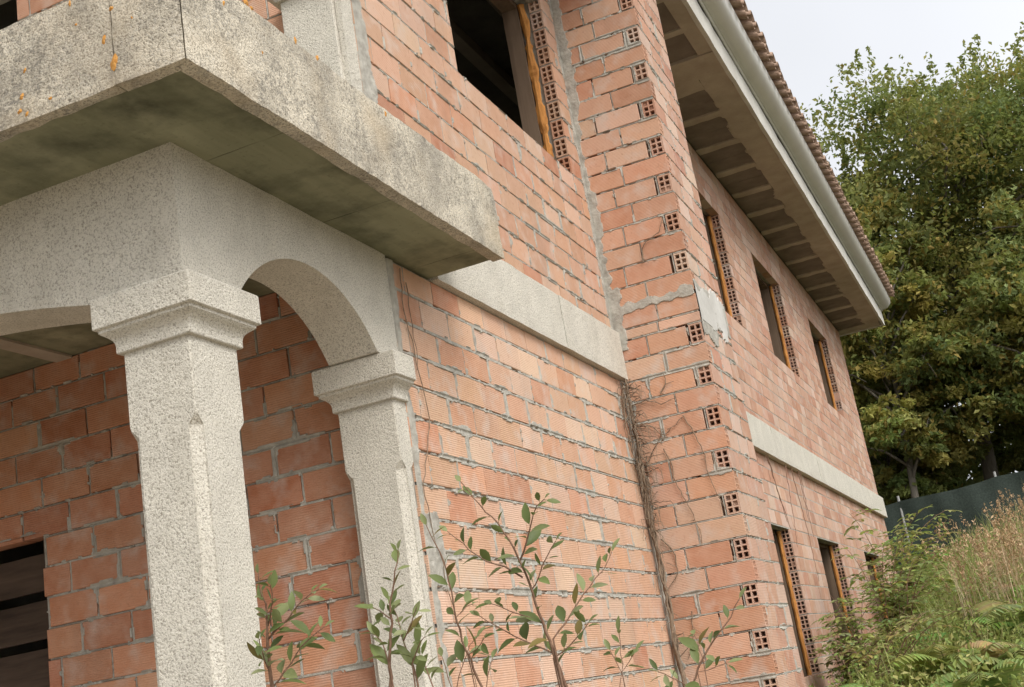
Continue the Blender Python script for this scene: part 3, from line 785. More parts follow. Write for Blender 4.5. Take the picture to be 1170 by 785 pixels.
def sapling(lines, label, seed, L=(.04, .09), gap=.04, base_r=.006, down=True):
    r = random.Random(seed)
    p0 = np.array(lines[0][0]); base = np.array([p0[0] + .03, p0[1] + .05, g1(p0[0], p0[1]) - .03])
    o = empty('sapling', tuple(base), label, 'sapling', 'saplings sprouting in front of the porch')
    st, lf = MB(), MB()
    for li, pts in enumerate(lines):
        Q, ln = resample(pts, .03)
        Q[1:-1] += np.array([[r.uniform(-.003, .003) for _ in range(3)] for _ in range(len(Q) - 2)])
        low = pts[0][2] < -2.13
        rad = np.linspace((base_r if li == 0 else base_r * .55) if ln > .2 else base_r * .4, .0013, len(Q))
        if low and down:
            k = 14; b = base + np.array([r.uniform(-.03, .03), r.uniform(-.03, .03), 0])
            T = np.array([b + (Q[0] - b) * t + np.array([.05 * math.sin(t * 3.1) * r.uniform(.5, 1), 0, 0]) * (1 - t) for t in np.linspace(0, 1, k, endpoint=False)])
            Q2 = np.concatenate([T, Q]); rad2 = np.concatenate([np.linspace(rad[0] * 1.5, rad[0], k), rad]); st.tube(Q2, rad2, 6)
        else: st.tube(Q, rad, 5)
        side = r.choice([-1, 1]); ang0 = r.uniform(0, 6)
        s = gap * .6 if li else gap * 2
        cum = np.concatenate([[0], np.cumsum(np.linalg.norm(np.diff(Q, axis=0), axis=1))])
        dens = 1.0 if li else .8
        if low and down:       # leaves on the lower stem too
            pass
        while s < cum[-1]:
            i = min(len(Q) - 2, int(np.searchsorted(cum, s)) - 1 if s > 0 else 0); i = max(i, 0)
            p = Q[i] + (Q[i + 1] - Q[i]) * ((s - cum[i]) / max(1e-6, cum[i + 1] - cum[i]))
            d = Q[i + 1] - Q[i]; d = d / np.linalg.norm(d)
            ang0 += 2.4 + r.uniform(-.5, .5)
            a = np.cross(d, (0.2, .9, .3)); a /= np.linalg.norm(a); b = np.cross(d, a)
            out = a * math.cos(ang0) + b * math.sin(ang0)
            tt = s / cum[-1]
            ld = d * r.uniform(.35, .9) + out * r.uniform(.6, 1) + np.array([0, 0, r.uniform(-.25, .3)])
            nn = np.array([r.uniform(-.5, .5), r.uniform(-.9, .1), r.uniform(.4, 1.)])
            sc_ = r.uniform(*L) * (1.05 - .45 * tt)
            c = GREENS[r.choice([0, 0, 1, 1, 1, 2, 3, 3, 4])]; j = r.uniform(.8, 1.2)
            if r.random() < .05: c = (.20, .15, .05)
            lf.tube([p, p + ld / np.linalg.norm(ld) * .008], .0009, 4, (.15, .13, .05))
            leaf(lf, p + ld / np.linalg.norm(ld) * .008, ld, nn, sc_, sc_ * r.uniform(.34, .5), tuple(x * j for x in c), r, r.uniform(.08, .25), r.uniform(-.05, .35))
            s += gap * r.uniform(.3, 1.05) / dens
        leaf(lf, Q[-1], Q[-1] - Q[-3], (0, -.5, .6), r.uniform(*L) * .6, .018, tuple(x * 1.1 for x in GREENS[3]), r)
    st.build('stem', [TWIG], o, smooth=True); lf.build('leaves', [LEAF], o, smooth=True)
SAP = {'A': [[(0.65, -6.478, -2.189), (0.665, -6.503, -2.106), (0.688, -6.528, -2.015), (0.701, -6.543, -1.964), (0.702, -6.565, -1.91), (0.71, -6.578, -1.874)], [(0.676, -6.509, -2.055), (0.765, -6.525, -2.006), (0.818, -6.55, -1.973), (0.893, -6.563, -1.952)], [(0.652, -6.477, -2.189), (0.668, -6.479, -2.182), (0.731, -6.479, -2.123), (0.773, -6.48, -2.082), (0.822, -6.474, -2.061), (0.844, -6.474, -2.05)], [(0.683, -6.517, -2.019), (0.736, -6.559, -1.966), (0.766, -6.608, -1.917)], [(0.657, -6.486, -2.153), (0.68, -6.554, -2.092), (0.711, -6.61, -2.059)]], 'B': [[(0.919, -6.271, -2.242), (0.94, -6.291, -2.158), (0.971, -6.31, -2.061), (0.984, -6.323, -2.009), (1.016, -6.335, -1.936), (1.046, -6.348, -1.862)], [(0.994, -6.239, -2.255), (0.983, -6.236, -2.185), (0.965, -6.236, -2.115), (0.953, -6.234, -2.045), (0.937, -6.222, -2.011)], [(0.976, -6.306, -2.057), (0.936, -6.29, -2.026), (0.896, -6.272, -2.004)], [(1.034, -6.222, -2.262), (1.017, -6.213, -2.196), (0.993, -6.197, -2.162)], [(0.989, -6.282, -2.118), (1.034, -6.313, -2.082), (1.079, -6.346, -2.037)], [(0.933, -6.285, -2.18), (0.926, -6.302, -2.115), (0.912, -6.311, -2.086)], [(0.995, -6.259, -2.186), (1.044, -6.286, -2.135), (1.072, -6.309, -2.121)]], 'C': [[(1.353, -5.971, -2.325), (1.347, -6.003, -2.236), (1.339, -6.045, -2.119), (1.334, -6.077, -2.029), (1.326, -6.11, -1.941), (1.316, -6.136, -1.879), (1.299, -6.157, -1.842), (1.288, -6.177, -1.803), (1.277, -6.184, -1.804), (1.26, -6.21, -1.752), (1.231, -6.244, -1.687)], [(1.321, -6.099, -1.939), (1.356, -6.124, -1.899), (1.395, -6.149, -1.853), (1.428, -6.178, -1.803), (1.469, -6.194, -1.787)], [(1.33, -6.068, -2.028), (1.346, -6.083, -2.023), (1.386, -6.102, -1.973), (1.426, -6.118, -1.931), (1.459, -6.132, -1.907)], [(1.353, -6.014, -2.18), (1.385, -5.989, -2.146), (1.424, -5.967, -2.094), (1.468, -5.943, -2.043), (1.513, -5.916, -2.0), (1.549, -5.896, -1.946)], [(1.316, -6.086, -1.988), (1.274, -6.096, -1.951), (1.225, -6.104, -1.926), (1.18, -6.115, -1.889), (1.146, -6.123, -1.847), (1.111, -6.131, -1.808)], [(1.334, -6.037, -2.129), (1.264, -6.048, -2.088), (1.213, -6.049, -2.06), (1.181, -6.038, -2.043)], [(1.344, -6.004, -2.223), (1.282, -6.02, -2.183), (1.217, -6.039, -2.135), (1.17, -6.047, -2.1), (1.138, -6.047, -2.073)], [(1.339, -6.003, -2.235), (1.4, -6.015, -2.208), (1.453, -6.032, -2.175), (1.487, -6.053, -2.155)]], 'D': [[(1.143, -6.118, -2.284), (1.129, -6.163, -2.167), (1.125, -6.196, -2.076), (1.138, -6.222, -1.987), (1.137, -6.254, -1.894), (1.121, -6.292, -1.8)], [(1.075, -6.147, -2.272), (1.108, -6.144, -2.206), (1.13, -6.138, -2.16), (1.154, -6.124, -2.139)], [(1.06, -6.154, -2.27), (1.047, -6.144, -2.217), (1.032, -6.131, -2.176)], [(1.122, -6.189, -2.075), (1.137, -6.144, -2.049), (1.144, -6.097, -2.037)], [(1.155, -6.112, -2.287), (1.154, -6.077, -2.236), (1.155, -6.036, -2.204)], [(1.13, -6.153, -2.186), (1.179, -6.192, -2.177), (1.224, -6.237, -2.153)]], 'E': [[(1.433, -5.71, -2.351), (1.457, -5.717, -2.286), (1.465, -5.726, -2.232), (1.471, -5.735, -2.183)], [(1.451, -5.715, -2.313), (1.434, -5.714, -2.26), (1.421, -5.704, -2.234)], [(1.452, -5.716, -2.307), (1.484, -5.712, -2.277), (1.507, -5.711, -2.25)]], 'F': [[(1.668, -5.721, -2.387), (1.725, -5.732, -2.307), (1.774, -5.737, -2.256), (1.829, -5.739, -2.212), (1.88, -5.746, -2.151)], [(1.697, -5.722, -2.346), (1.738, -5.712, -2.342), (1.793, -5.697, -2.333)], [(1.656, -5.726, -2.384), (1.64, -5.797, -2.352), (1.616, -5.869, -2.326)], [(1.723, -5.724, -2.307), (1.706, -5.687, -2.259), (1.689, -5.645, -2.23)]]}
sapling(SAP['A'], 'small leafy sapling standing against the right edge of the granite corner column', 1, gap=.027)
sapling(SAP['B'], 'bushy sapling with several thin stems in front of the second granite column', 2, gap=.03)
sapling(SAP['C'], 'tallest sapling, red brown forking stem with spread branches before the brick wall', 3, gap=.036, base_r=.006)
sapling(SAP['D'], 'thin sparse sapling leaning left between the second column and the tallest sapling', 4, gap=.045, base_r=.004)
sapling(SAP['E'], 'shortest sapling, three leafy tips right of the tallest sapling', 5, gap=.036, base_r=.003)
sapling(SAP['F'], 'sapling with arching leafy shoot in front of the brick wing wall', 6, gap=.036, base_r=.004)

# dead creeper in the corner between side wall and wing wall
def wiggle(pts, step, amp, r):
    Q, _ = resample(pts, step); Q[1:-1] += np.array([[r.uniform(-amp, amp) for _ in range(3)] for _ in range(len(Q) - 2)]); return Q
def creeper():
    r = random.Random(9)
    base = (.03, -.08, g1(.1, -.1))
    o = empty('dead_creeper', base, 'dead creeper, dry woody stem climbing the inner corner beside the wing wall', 'creeper')
    mb = MB()
    C0 = [(.035, -.05, .02), (.038, -.055, -.18), (.038, -.06, -.57), (.03, -.065, -.92), (.03, -.07, -1.2), (.035, -.07, -1.57), (.04, -.07, -1.87), (.035, -.075, -2.2), (.05, -.08, -2.6), (.06, -.1, g1(.1, -.1) - .05)]
    for k in range(5):
        off = np.array([r.uniform(-.014, .035), r.uniform(-.05, .01), 0])
        pts = [tuple(np.array(p) + off * r.uniform(.3, 1.6)) for p in C0[(0 if k == 0 else r.choice([1, 2, 3])):]]
        Q = wiggle(pts, .09, .013, r); Q[:, 0] = np.maximum(Q[:, 0], .02); Q[:, 1] = np.minimum(Q[:, 1], -.02); mb.tube(Q, np.linspace(.007, .024 if k == 0 else .011, len(Q)), 7)
    mb.build('stem', [VINE], o, smooth=True)
    mb = MB()
    for k in range(170):          # tangled rootlets
        z = r.uniform(-2.3, -.08) if k % 5 == 0 else -.05 - 1.25 * r.random() ** 1.3; p = np.array([.035, -.07, z]); L = r.uniform(.06, .28)
        d = np.array([r.uniform(-.3, .7), r.uniform(-.8, -.05), r.uniform(-1, .35)]); q = p + d / np.linalg.norm(d) * L * .6
        q[0] = max(q[0], .02) + (r.uniform(0, .12) if k % 3 == 0 else 0); q[1] = min(q[1], -.02) - (r.uniform(0, .16) if k % 3 == 1 else 0)
        e = q + np.array([r.uniform(-.01, .04), r.uniform(-.06, .01), -L * .5]); e[0] = max(e[0], .02); e[1] = min(e[1], -.02)
        Q = wiggle([p, q, e], .02, .004, r); mb.tube(Q, np.linspace(.0045, .0016, len(Q)), 4)
    mb.build('rootlets', [VINE], o)
    pier = [[(0.441, -0.387), (0.499, -0.541), (0.548, -0.727), (0.547, -0.9), (0.592, -1.097), (0.624, -1.188)], [(0.231, -0.62), (0.28, -0.771), (0.269, -0.873), (0.31, -1.02), (0.364, -1.185), (0.391, -1.309), (0.383, -1.425)], [(0.079, -0.656), (0.063, -0.828), (0.057, -1.036), (0.03, -1.236)], [(0.294, -0.172), (0.356, -0.098), (0.353, -0.025)], [(0.038, -0.218), (0.171, -0.196), (0.287, -0.26), (0.418, -0.239)], [(0.03, -0.766), (0.19, -0.558), (0.262, -0.468)], [(0.072, -1.313), (0.155, -1.431), (0.155, -1.599), (0.044, -1.712)], [(0.03, -0.394), (0.165, -0.41), (0.252, -0.519), (0.438, -0.404)], [(.2, -1.9), (.17, -2.1), (.1, -2.25)], [(0.37, 0.933), (0.381, 1.064), (0.451, 1.118), (0.562, 1.159), (0.599, 1.267)]]
    w1 = [[(-.09, -.03), (-.13, -.12), (-.20, -.297), (-.22, -.5), (-.16, -.656), (-.10, -.753)], [(-.10, -.753), (-.12, -.963), (-.10, -1.098)], [(-.05, -.9), (-.14, -1.1), (-.06, -1.4)]]
    for pl in pier:
        rr = r.uniform(.0045, .0075)
        Q = wiggle([(x, -.018, z) for x, z in pl], .04, .005, r); mb2 = MB(); mb2.tube(Q, np.linspace(rr, .0028, len(Q)), 5)
        for _ in range(2):
            i = r.randrange(len(Q)); e = Q[i] + np.array([r.uniform(-.08, .08), 0, r.uniform(-.07, .05)]); mb2.tube(wiggle([Q[i], e], .02, .003, r), .0024, 4)
        mb2.build('tendril', [VINE], o)
    for pl in w1:
        Q = wiggle([(.022, y, z) for y, z in pl], .04, .006, r); mb2 = MB(); mb2.tube(Q, np.linspace(.008, .004, len(Q)), 5); mb2.build('tendril', [VINE], o)
creeper()
def wall_vine(label, lines, x, rad, seed, root):
    r = random.Random(seed); o = empty('dry_vine', root, label, 'vine'); mb = MB()
    for pl in lines:
        Q = wiggle([(x, y, z) for y, z in pl], .06, .006, r); mb.tube(Q, np.linspace(rad, rad * .5, len(Q)), 5)
    mb.build('stem', [TWIG if x > .04 else VINE], o)
wall_vine('thin dry vine strand on the brick right of the second granite column', [[(-3.899, -.03), (-3.929, -.31), (-3.861, -.464), (-3.853, -.63), (-3.80, -.865), (-3.9, -1.05), (-4.0, -1.235), (-3.97, -1.435), (-3.912, -1.599), (-3.872, -1.767), (-3.824, -1.967), (-3.72, -2.203), (-3.65, -3.4)], [(-3.85, -.1), (-3.84, -.4), (-3.87, -.6)]], .014, .0032, 3, (.05, -3.7, -3.45))
wall_vine('dry brown vines hanging down from the granite band of the long side wall', [[(5.35, -.01), (5.5, -.2), (5.536, -.376), (5.9, -.884)], [(5.45, -.01), (5.61, -.493), (5.773, -.81)], [(7.55, -.01), (7.498, -.334), (7.482, -.9)], [(6.53, -.01), (6.286, -.649), (6.1, -1.1)], [(7.40, -.01), (7.395, -.7)], [(6.9, -.01), (6.95, -.2), (7.1, -.8), (7.1, -1.5)]], .05, .006, 4, (.05, 6.2, 0))

# generic scatter of small leaf quads (crowns, weeds)
def leaf_cloud(mb, P, D, size, tints, rs, aspect=.55, up=.5):
    """P centres, D preferred outward direction"""
    n = len(P); d = D * .6 + rs.normal(size=(n, 3)); d /= np.linalg.norm(d, axis=1)[:, None]
    nn = rs.normal(size=(n, 3)) + np.array([0, 0, up * 2]); s = np.cross(d, nn); s /= np.linalg.norm(s, axis=1)[:, None] + 1e-9
    nm = np.cross(s, d); L = size * rs.uniform(.6, 1.3, n)[:, None]; W = L * aspect * .5
    V = np.stack([P - d * L * .5, P + s * W + nm * L * .08, P + d * L * .5 - nm * L * .1, P - s * W + nm * L * .08], 1).reshape(-1, 3)
    F = np.arange(4 * n).reshape(n, 4); mb.add(V, F, np.repeat(tints, 4, axis=0))
TREEG = np.array([(.235, .285, .085), (.29, .325, .10), (.18, .225, .075), (.345, .355, .11), (.39, .36, .115), (.255, .30, .12)])
def tree(name, label, x, y, h, cz, rad, seed, lumps=16, leaves=42000, size=.17, trunk_r=.22, warm=.15, lean=(0, 0), group='trees beyond the dark fence', spikes=6, lumpscale=1.0):
    rs = np.random.RandomState(seed); r = random.Random(seed); z0 = g1(x, y) - .1
    o = empty(name, (x, y, z0), label, 'tree' if name != 'shrub' else 'shrub', group)
    tr = MB(); c = np.array([x + lean[0], y + lean[1], cz]); rad = np.array(rad, float)
    top = np.array([x + lean[0] * .6, y + lean[1] * .6, cz + rad[2] * .1])
    base = np.array([x, y, z0]); nseg = 9
    T = np.array([base + (top - base) * t + np.array([math.sin(t * 5 + seed) * .12, math.cos(t * 4 + seed) * .1, 0]) * (t > 0) for t in np.linspace(0, 1, nseg)])
    tr.tube(T, np.linspace(trunk_r, trunk_r * .25, nseg) * np.array([1.25] + [1] * (nseg - 1)), 9)
    LC, LR = [], []
    for k in range(lumps):
        zf = 1 - 2 * (k + .5) / lumps; a = k * 2.39996 + seed; q = rs.uniform(.62, 1.0)
        v = np.array([math.cos(a) * math.sqrt(1 - zf * zf), math.sin(a) * math.sqrt(1 - zf * zf), zf])
        LC.append(c + v * rad * q + rs.normal(size=3) * .25); LR.append(rs.uniform(.22, .40) * rad.mean() * lumpscale)
    for k in range(lumps // 3): LC.append(c + rs.normal(size=3) * rad * .3); LR.append(.38 * rad.mean() * lumpscale)
    for i, (lc, lr) in enumerate(zip(LC, LR)):
        t = np.clip((lc[2] - z0) / (top[2] - z0) * .75, .22, .95); st = base + (top - base) * t
        midp = (st + lc) / 2 + np.array([0, 0, .12 * np.linalg.norm(lc - st)]) ; Q, _ = resample([st, midp, lc], .6)
        tr.tube(Q, np.linspace(trunk_r * .38, .025, len(Q)), 5)
        for _ in range(3):
            e = lc + rs.normal(size=3) * lr * .4; tr.tube([lc, (lc + e) / 2 + [0, 0, .1], e], [.03, .02, .008], 4)
    tr.build('trunk', [BARK], o, smooth=True)
    per = max(200, leaves // len(LC)); mb = MB()
    for lc, lr in zip(LC, LR):
        # each lump is a set of sprays with gaps between
        ns = max(8, per // 55); v = rs.normal(size=(ns, 3)); v /= np.linalg.norm(v, axis=1)[:, None]
        S = lc + v * lr * rs.uniform(.4, 1.22, (ns, 1)) * np.array([1, 1, .8]); sr = lr * rs.uniform(.16, .38, ns)
        k = rs.randint(0, ns, per); w = rs.normal(size=(per, 3)) * .62
        P = S[k] + w * sr[k][:, None] * np.array([1.15, 1.15, .6]); base_t = TREEG[rs.randint(0, len(TREEG), ns)]
        wm = rs.uniform(size=ns) < warm; base_t = np.where(wm[:, None], np.array([(.38, .325, .09)]) * rs.uniform(.7, 1.2, (ns, 1)), base_t)
        base_t = base_t * rs.uniform(.72, 1.25) * np.array([rs.uniform(.88, 1.12), 1, 1]); t = base_t[k] * rs.uniform(.75, 1.3, (per, 1)); t = np.where(rs.uniform(size=(per, 1)) < warm * .35, np.array([(.43, .32, .09)]) * rs.uniform(.6, 1.1, (per, 1)), t)
        leaf_cloud(mb, P, (P - lc) / lr, size, t, rs)
    order = sorted(range(len(LC)), key=lambda i: -LC[i][2])[:max(4, lumps // 2)]
    for k in range(spikes * 4):      # leading shoots that break the outline
        lc, lr = LC[order[k % len(order)]], LR[order[k % len(order)]]; a = rs.uniform(0, 6.28); q = rs.uniform(0, .5)
        b = lc + np.array([math.cos(a) * q, math.sin(a) * q, math.sqrt(1 - q * q) * .5]) * lr
        n = rs.randint(30, 75); hh = rs.uniform(.9, 2.0); u = rs.uniform(size=n); ld = rs.normal(size=2) * .18
        P = b + np.stack([rs.normal(size=n) * .15 * (1.15 - u) + ld[0] * u, rs.normal(size=n) * .15 * (1.15 - u) + ld[1] * u, u * hh], 1)
        leaf_cloud(mb, P, np.tile([0, 0, 1.], (n, 1)), size, TREEG[rs.randint(0, 6, n)] * rs.uniform(.8, 1.3, (n, 1)), rs)
        tr2 = [b - [0, 0, .5], b + [ld[0] * .5, ld[1] * .5, hh * .5], b + [ld[0], ld[1], hh]]
    mb.build('crown', [CROWN], o)
    return o
tree('oak_tree', 'tallest oak beyond the fence with a pale grey trunk under a wide crown', 1.7, 30, 15, 9.0, (5.2, 3.6, 6.0), 1, lumps=34, leaves=85000, size=.185, lean=(1.4, 0), trunk_r=.26, warm=.12, spikes=11)
tree('oak_tree', 'broad oak at the far right whose crown is cut by the picture edge', 8.4, 31, 15, 8.8, (4.2, 3.6, 6.0), 2, lumps=28, leaves=60000, size=.185, trunk_r=.24, warm=.14, spikes=9)
tree('oak_tree', 'oak standing behind the far end of the house, top just over the tiles', -2.4, 31.5, 14, 7.8, (3.9, 3.4, 6.0), 3, lumps=26, leaves=55000, size=.185, trunk_r=.22, warm=.05)
tree('chestnut_tree', 'yellowing tree close behind the far house corner, lower than the oaks', .1, 26, 9.5, 5.2, (2.3, 2.0, 3.6), 4, lumps=20, leaves=32000, size=.19, trunk_r=.13, warm=.45, spikes=3)
tree('chestnut_tree', 'half-height yellow green tree in front of the tallest oak trunk', 4.3, 27, 9, 5.0, (2.7, 2.0, 2.8), 5, lumps=20, leaves=32000, size=.19, trunk_r=.12, warm=.3, spikes=3)
tree('oak_tree', 'dark oak farther back, filling the gap between the two big crowns', 5.2, 36, 13, 7.5, (4.5, 3, 5.8), 6, lumps=22, leaves=30000, size=.22, trunk_r=.22, warm=.05)
tree('holly_tree', 'low dark evergreen just behind the net fence at the house corner', -.6, 27.5, 4, 2.4, (1.5, 1.2, 1.9), 7, lumps=12, leaves=12000, size=.19, trunk_r=.08, warm=0, spikes=2)
tree('holly_tree', 'low dark evergreen under the crowns right of the pale oak trunk', 3.6, 33.5, 5, 3.6, (2.6, 1.2, 2.2), 8, lumps=14, leaves=13000, size=.2, trunk_r=.09, warm=0, spikes=2)
tree('holly_tree', 'leafy low tree right of the tallest oak trunk, branches nearly down to the fence', 5.6, 27.6, 6.5, 3.6, (2.4, 1.6, 2.6), 9, lumps=18, leaves=24000, size=.19, trunk_r=.1, warm=.1, spikes=2)
tree('holly_tree', 'leafy low tree between the house corner and the tallest oak trunk', .35, 28.6, 6, 3.2, (1.5, 1.2, 2.6), 10, lumps=14, leaves=16000, size=.19, trunk_r=.09, warm=.08, spikes=2)


# far wood behind the trees
def woods():
    rs = np.random.RandomState(77); mb = MB()
    for k in range(130):
        x = rs.uniform(-16, 22); y = rs.uniform(39, 47); zc = g1(x, y) + rs.uniform(.2, 8.5); n = 420; rr = rs.uniform(1.5, 2.6)
        v = rs.normal(size=(n, 3)); v /= np.linalg.norm(v, axis=1)[:, None]; P = np.array([x, y, zc]) + v * rr * rs.uniform(.4, 1, (n, 1))
        leaf_cloud(mb, P, v, .5, TREEG[rs.randint(0, 6, n)] * rs.uniform(.6, 1.1, (n, 1)), rs)
    tag(mb.build('woods', [CROWN]), 'dark far wood seen under and between the tree crowns', 'woods', kind='stuff')
woods()

# fence with dark green shade net
def fence():
    o = empty('net_fence', (2, 22, g1(2, 22)), 'dark green shade net fence on thin posts along the top of the slope', 'fence')
    top = lambda x: .76 + .045 * x if x < 8 else 1.12
    xs = np.arange(-10, 14.01, .12); mb = MB(); nz = 14; V = []
    px = np.arange(-9.2, 14, 2.28)
    for x in xs:
        dp = np.min(np.abs(px - x)); sag = .045 * math.sin(min(1, dp / 1.14) * math.pi / 2); zt = top(x) - sag + .012 * math.sin(x * 3.1); zb = g1(x, 22) - .15
        for k in range(nz):
            t = k / (nz - 1); V.append((x, 22 + .06 * math.sin(x * 2.2 + t * 2) * math.sin(t * 3) + .022 * math.sin(x * 9.3 + 3 * t) + .02 * math.sin(x * 4.1 - 7 * t), zb + (zt - zb) * t))
    V = np.array(V); V2 = V + np.array([0, .006, 0]); idx = np.arange(len(V)).reshape(len(xs), nz); f = np.stack([idx[:-1, :-1], idx[1:, :-1], idx[1:, 1:], idx[:-1, 1:]], -1).reshape(-1, 4)
    mb.add(V, f); mb.add(V2, f); mb.build('net', [NET], o, smooth=True)
    for x in px:
        mb = MB(); mb.tube([(x, 22.06, g1(x, 22) - .3), (x + .01, 22.06, top(x) + .13)], .03, 8); mb.build('post', [POSTM], o)
fence()

# ferns
def fern(x, y, label, seed, n=9, L=.75):
    r = random.Random(seed); z = g1(x, y); o = empty('fern', (x, y, z), label, 'fern', 'ferns in the weeds'); mb = MB()
    for k in range(n):
        a = 6.28 * k / n + r.uniform(-.3, .3); el = r.uniform(.65, 1.2); LL = L * r.uniform(.75, 1.15); pts = []
        d = np.array([math.cos(a), math.sin(a), 0.]); m = 26
        tn = (.31, .41, .13) if r.random() > .2 else (.42, .44, .18)
        tn = tuple(q * r.uniform(.8, 1.25) for q in tn)
        for i in range(m + 1):
            t = i / m; pts.append(np.array([x, y, z]) + d * LL * (.15 * t + t * t * .75) * math.cos(el) * 1.4 + Z * LL * (math.sin(el) * t * 1.15 - .55 * t * t * t))
        mb.tube(pts, np.linspace(.006, .0015, m + 1), 4, (.12, .13, .04))
        for i in range(2, m):
            t = i / m; tg = pts[i + 1] - pts[i - 1]; tg /= np.linalg.norm(tg); sd = np.cross(tg, Z); sd /= np.linalg.norm(sd) + 1e-9; up = np.cross(sd, tg)
            w = LL * .27 * math.sin(min(1, (1 - t) * 1.25 + .08) * math.pi / 2) * (1 if t > .25 else t * 3)
            for s in (-1, 1):
                dd = sd * s + tg * .45 - up * .15
                leaf(mb, pts[i], dd, up, w, w * .17, tuple(q * r.uniform(.85, 1.15) for q in tn), r, .1, .25)
    mb.build('fronds', [WEED], o)
    return o
# leafy shrubs at the foot of the long wall
def bramble(x, y, h, label, seed, n=9, leafl=.10, spread=.5, dens=.085):
    r = random.Random(seed); z = g1(x, y); o = empty('shrub', (x, y, z), label, 'shrub', 'leafy shrubs along the wall'); st, lf = MB(), MB()
    for k in range(n):
        a = r.uniform(0, 6.28); hh = h * r.uniform(.55, 1.08); rr = spread * r.uniform(.3, 1.2); b = np.array([x + r.uniform(-.15, .15), y + r.uniform(-.2, .2), z])
        d = np.array([math.cos(a) * .8 + .25, math.sin(a), 0]); pts = [b + d * rr * t * t * 1.3 + Z * hh * (t * 1.35 - .38 * t ** 2.6) for t in np.linspace(0, 1, 14)]
        pts = [np.array([max(q[0], .10), q[1], q[2]]) for q in pts]
        Q, ln = resample(pts, .05); st.tube(Q, np.linspace(.009, .002, len(Q)), 5)
        s = .22
        while s < ln:
            i = min(len(Q) - 2, int(s / ln * (len(Q) - 1))); p = Q[i]; tg = Q[i + 1] - Q[i]; tg /= np.linalg.norm(tg)
            az = r.uniform(0, 6.28); dd = np.array([math.cos(az), math.sin(az), r.uniform(-.1, .45)]) + tg * .3; dd /= np.linalg.norm(dd)
            RL = r.uniform(.16, .30); tn = r.choice([(.32, .41, .12), (.25, .34, .10), (.40, .45, .14), (.46, .46, .16), (.29, .37, .13)]); tn = tuple(q * r.uniform(.8, 1.2) for q in tn)
            rach = [p + dd * RL * t - Z * RL * .35 * t * t for t in (0, .35, .7, 1)]; st.tube(rach, .0018, 4)
            sd = np.cross(dd, Z); sd /= np.linalg.norm(sd) + 1e-9
            for j, q in enumerate(rach[1:]):
                if j < 2:
                    for sg in (-1, 1): leaf(lf, q, sd * sg + dd * .5 + Z * r.uniform(-.3, .1), (r.uniform(-.3, .3), r.uniform(-.3, .3), 1), leafl * r.uniform(.7, 1.1), leafl * .42, tn, r, .12, .3)
                else: leaf(lf, q, dd + Z * r.uniform(-.5, 0), (r.uniform(-.3, .3), r.uniform(-.3, .3), 1), leafl * r.uniform(.9, 1.25), leafl * .5, tn, r, .12, .3)
            s += dens * r.uniform(.6, 1.5)
    st.build('stem', [TWIG], o); lf.build('leaves', [WEED], o, smooth=True)
    return o
def blades(name, label, n, area, hr, wr, cols, seed, mat, lean=.35, heads=False, mask=None):
    rs = np.random.RandomState(seed); x = rs.uniform(area[0], area[1], n); y = rs.uniform(area[2], area[3], n)
    cl = noise3(np.stack([x * .9, y * .9, x * 0 + seed], -1)); keep = cl > .34
    if mask is not None: keep &= mask(x, y, rs)
    x, y, cl = x[keep], y[keep], cl[keep]; n = len(x); z = gz(x, y)
    H = rs.uniform(hr[0], hr[1], n) * (.55 + .9 * cl) * np.clip(.35 + .6 * (x - .1), .35, 1) * np.where(y < 5, .8, 1); a = rs.uniform(0, 6.28, n); b = rs.uniform(.1, 1, n) * lean * H; W = rs.uniform(wr[0], wr[1], n)
    sx, sy = -np.sin(a), np.cos(a); V = []
    for t, w in ((0, 1.), (.4, .85), (.75, .55), (1., .06)):
        cx = x + np.cos(a) * b * t * t; cy = y + np.sin(a) * b * t * t; cz = z + H * (t - .18 * t * t * (b / H / lean))
        V += [np.stack([cx + sx * W * w / 2, cy + sy * W * w / 2, cz], -1), np.stack([cx - sx * W * w / 2, cy - sy * W * w / 2, cz], -1)]
    V = np.stack(V, 1); base = np.arange(n)[:, None] * 8
    F = np.concatenate([base + np.array([[k, k + 1, k + 3, k + 2]]) for k in (0, 2, 4)], 0)
    c = np.array(cols)[rs.randint(0, len(cols), n)] * rs.uniform(.75, 1.25, (n, 1)); mb = MB(); mb.add(V.reshape(-1, 3), F, np.repeat(c, 8, axis=0))
    if heads:
        tipP = np.stack([x + np.cos(a) * b, y + np.sin(a) * b, z + H * .82], -1); m = 12
        k = np.repeat(np.arange(n), m); u = rs.uniform(0, 1, len(k)); P = tipP[k] + np.stack([np.cos(a[k]) * .05 * u, np.sin(a[k]) * .05 * u, u * .17 - .03], -1) + rs.normal(size=(len(k), 3)) * .012
        leaf_cloud(mb, P, np.tile([0, 0, 2.], (len(k), 1)), .042, c[k] * np.array([1.05, .95, .9]), rs, .4)
    return tag(mb.build(name, [mat]), label, 'grass', kind='stuff')
clear = lambda x, y, rs: ~((x < .12) & (y > -4.2) & (y < 17.2)) & ~((x < .8) & (y > -.1) & (y < 1.1)) & ~((x < .3) & (y > -6.2) & (y < -4))
blades('tall_grass', 'tall green grass and weeds covering the slope beside the house', 27000, (.12, 9, -1.5, 21.8), (.40, .85), (.008, .018), [(.36, .42, .13), (.43, .455, .16), (.29, .36, .105), (.52, .48, .24)], 3, WEED, .6, mask=clear)
blades('short_grass', 'short grass growing on the ground in front of the porch', 5000, (-6, 9, -12, -1.4), (.08, .22), (.006, .012), [(.10, .12, .035), (.13, .135, .05), (.08, .10, .03)], 4, WEED, .5, mask=clear)
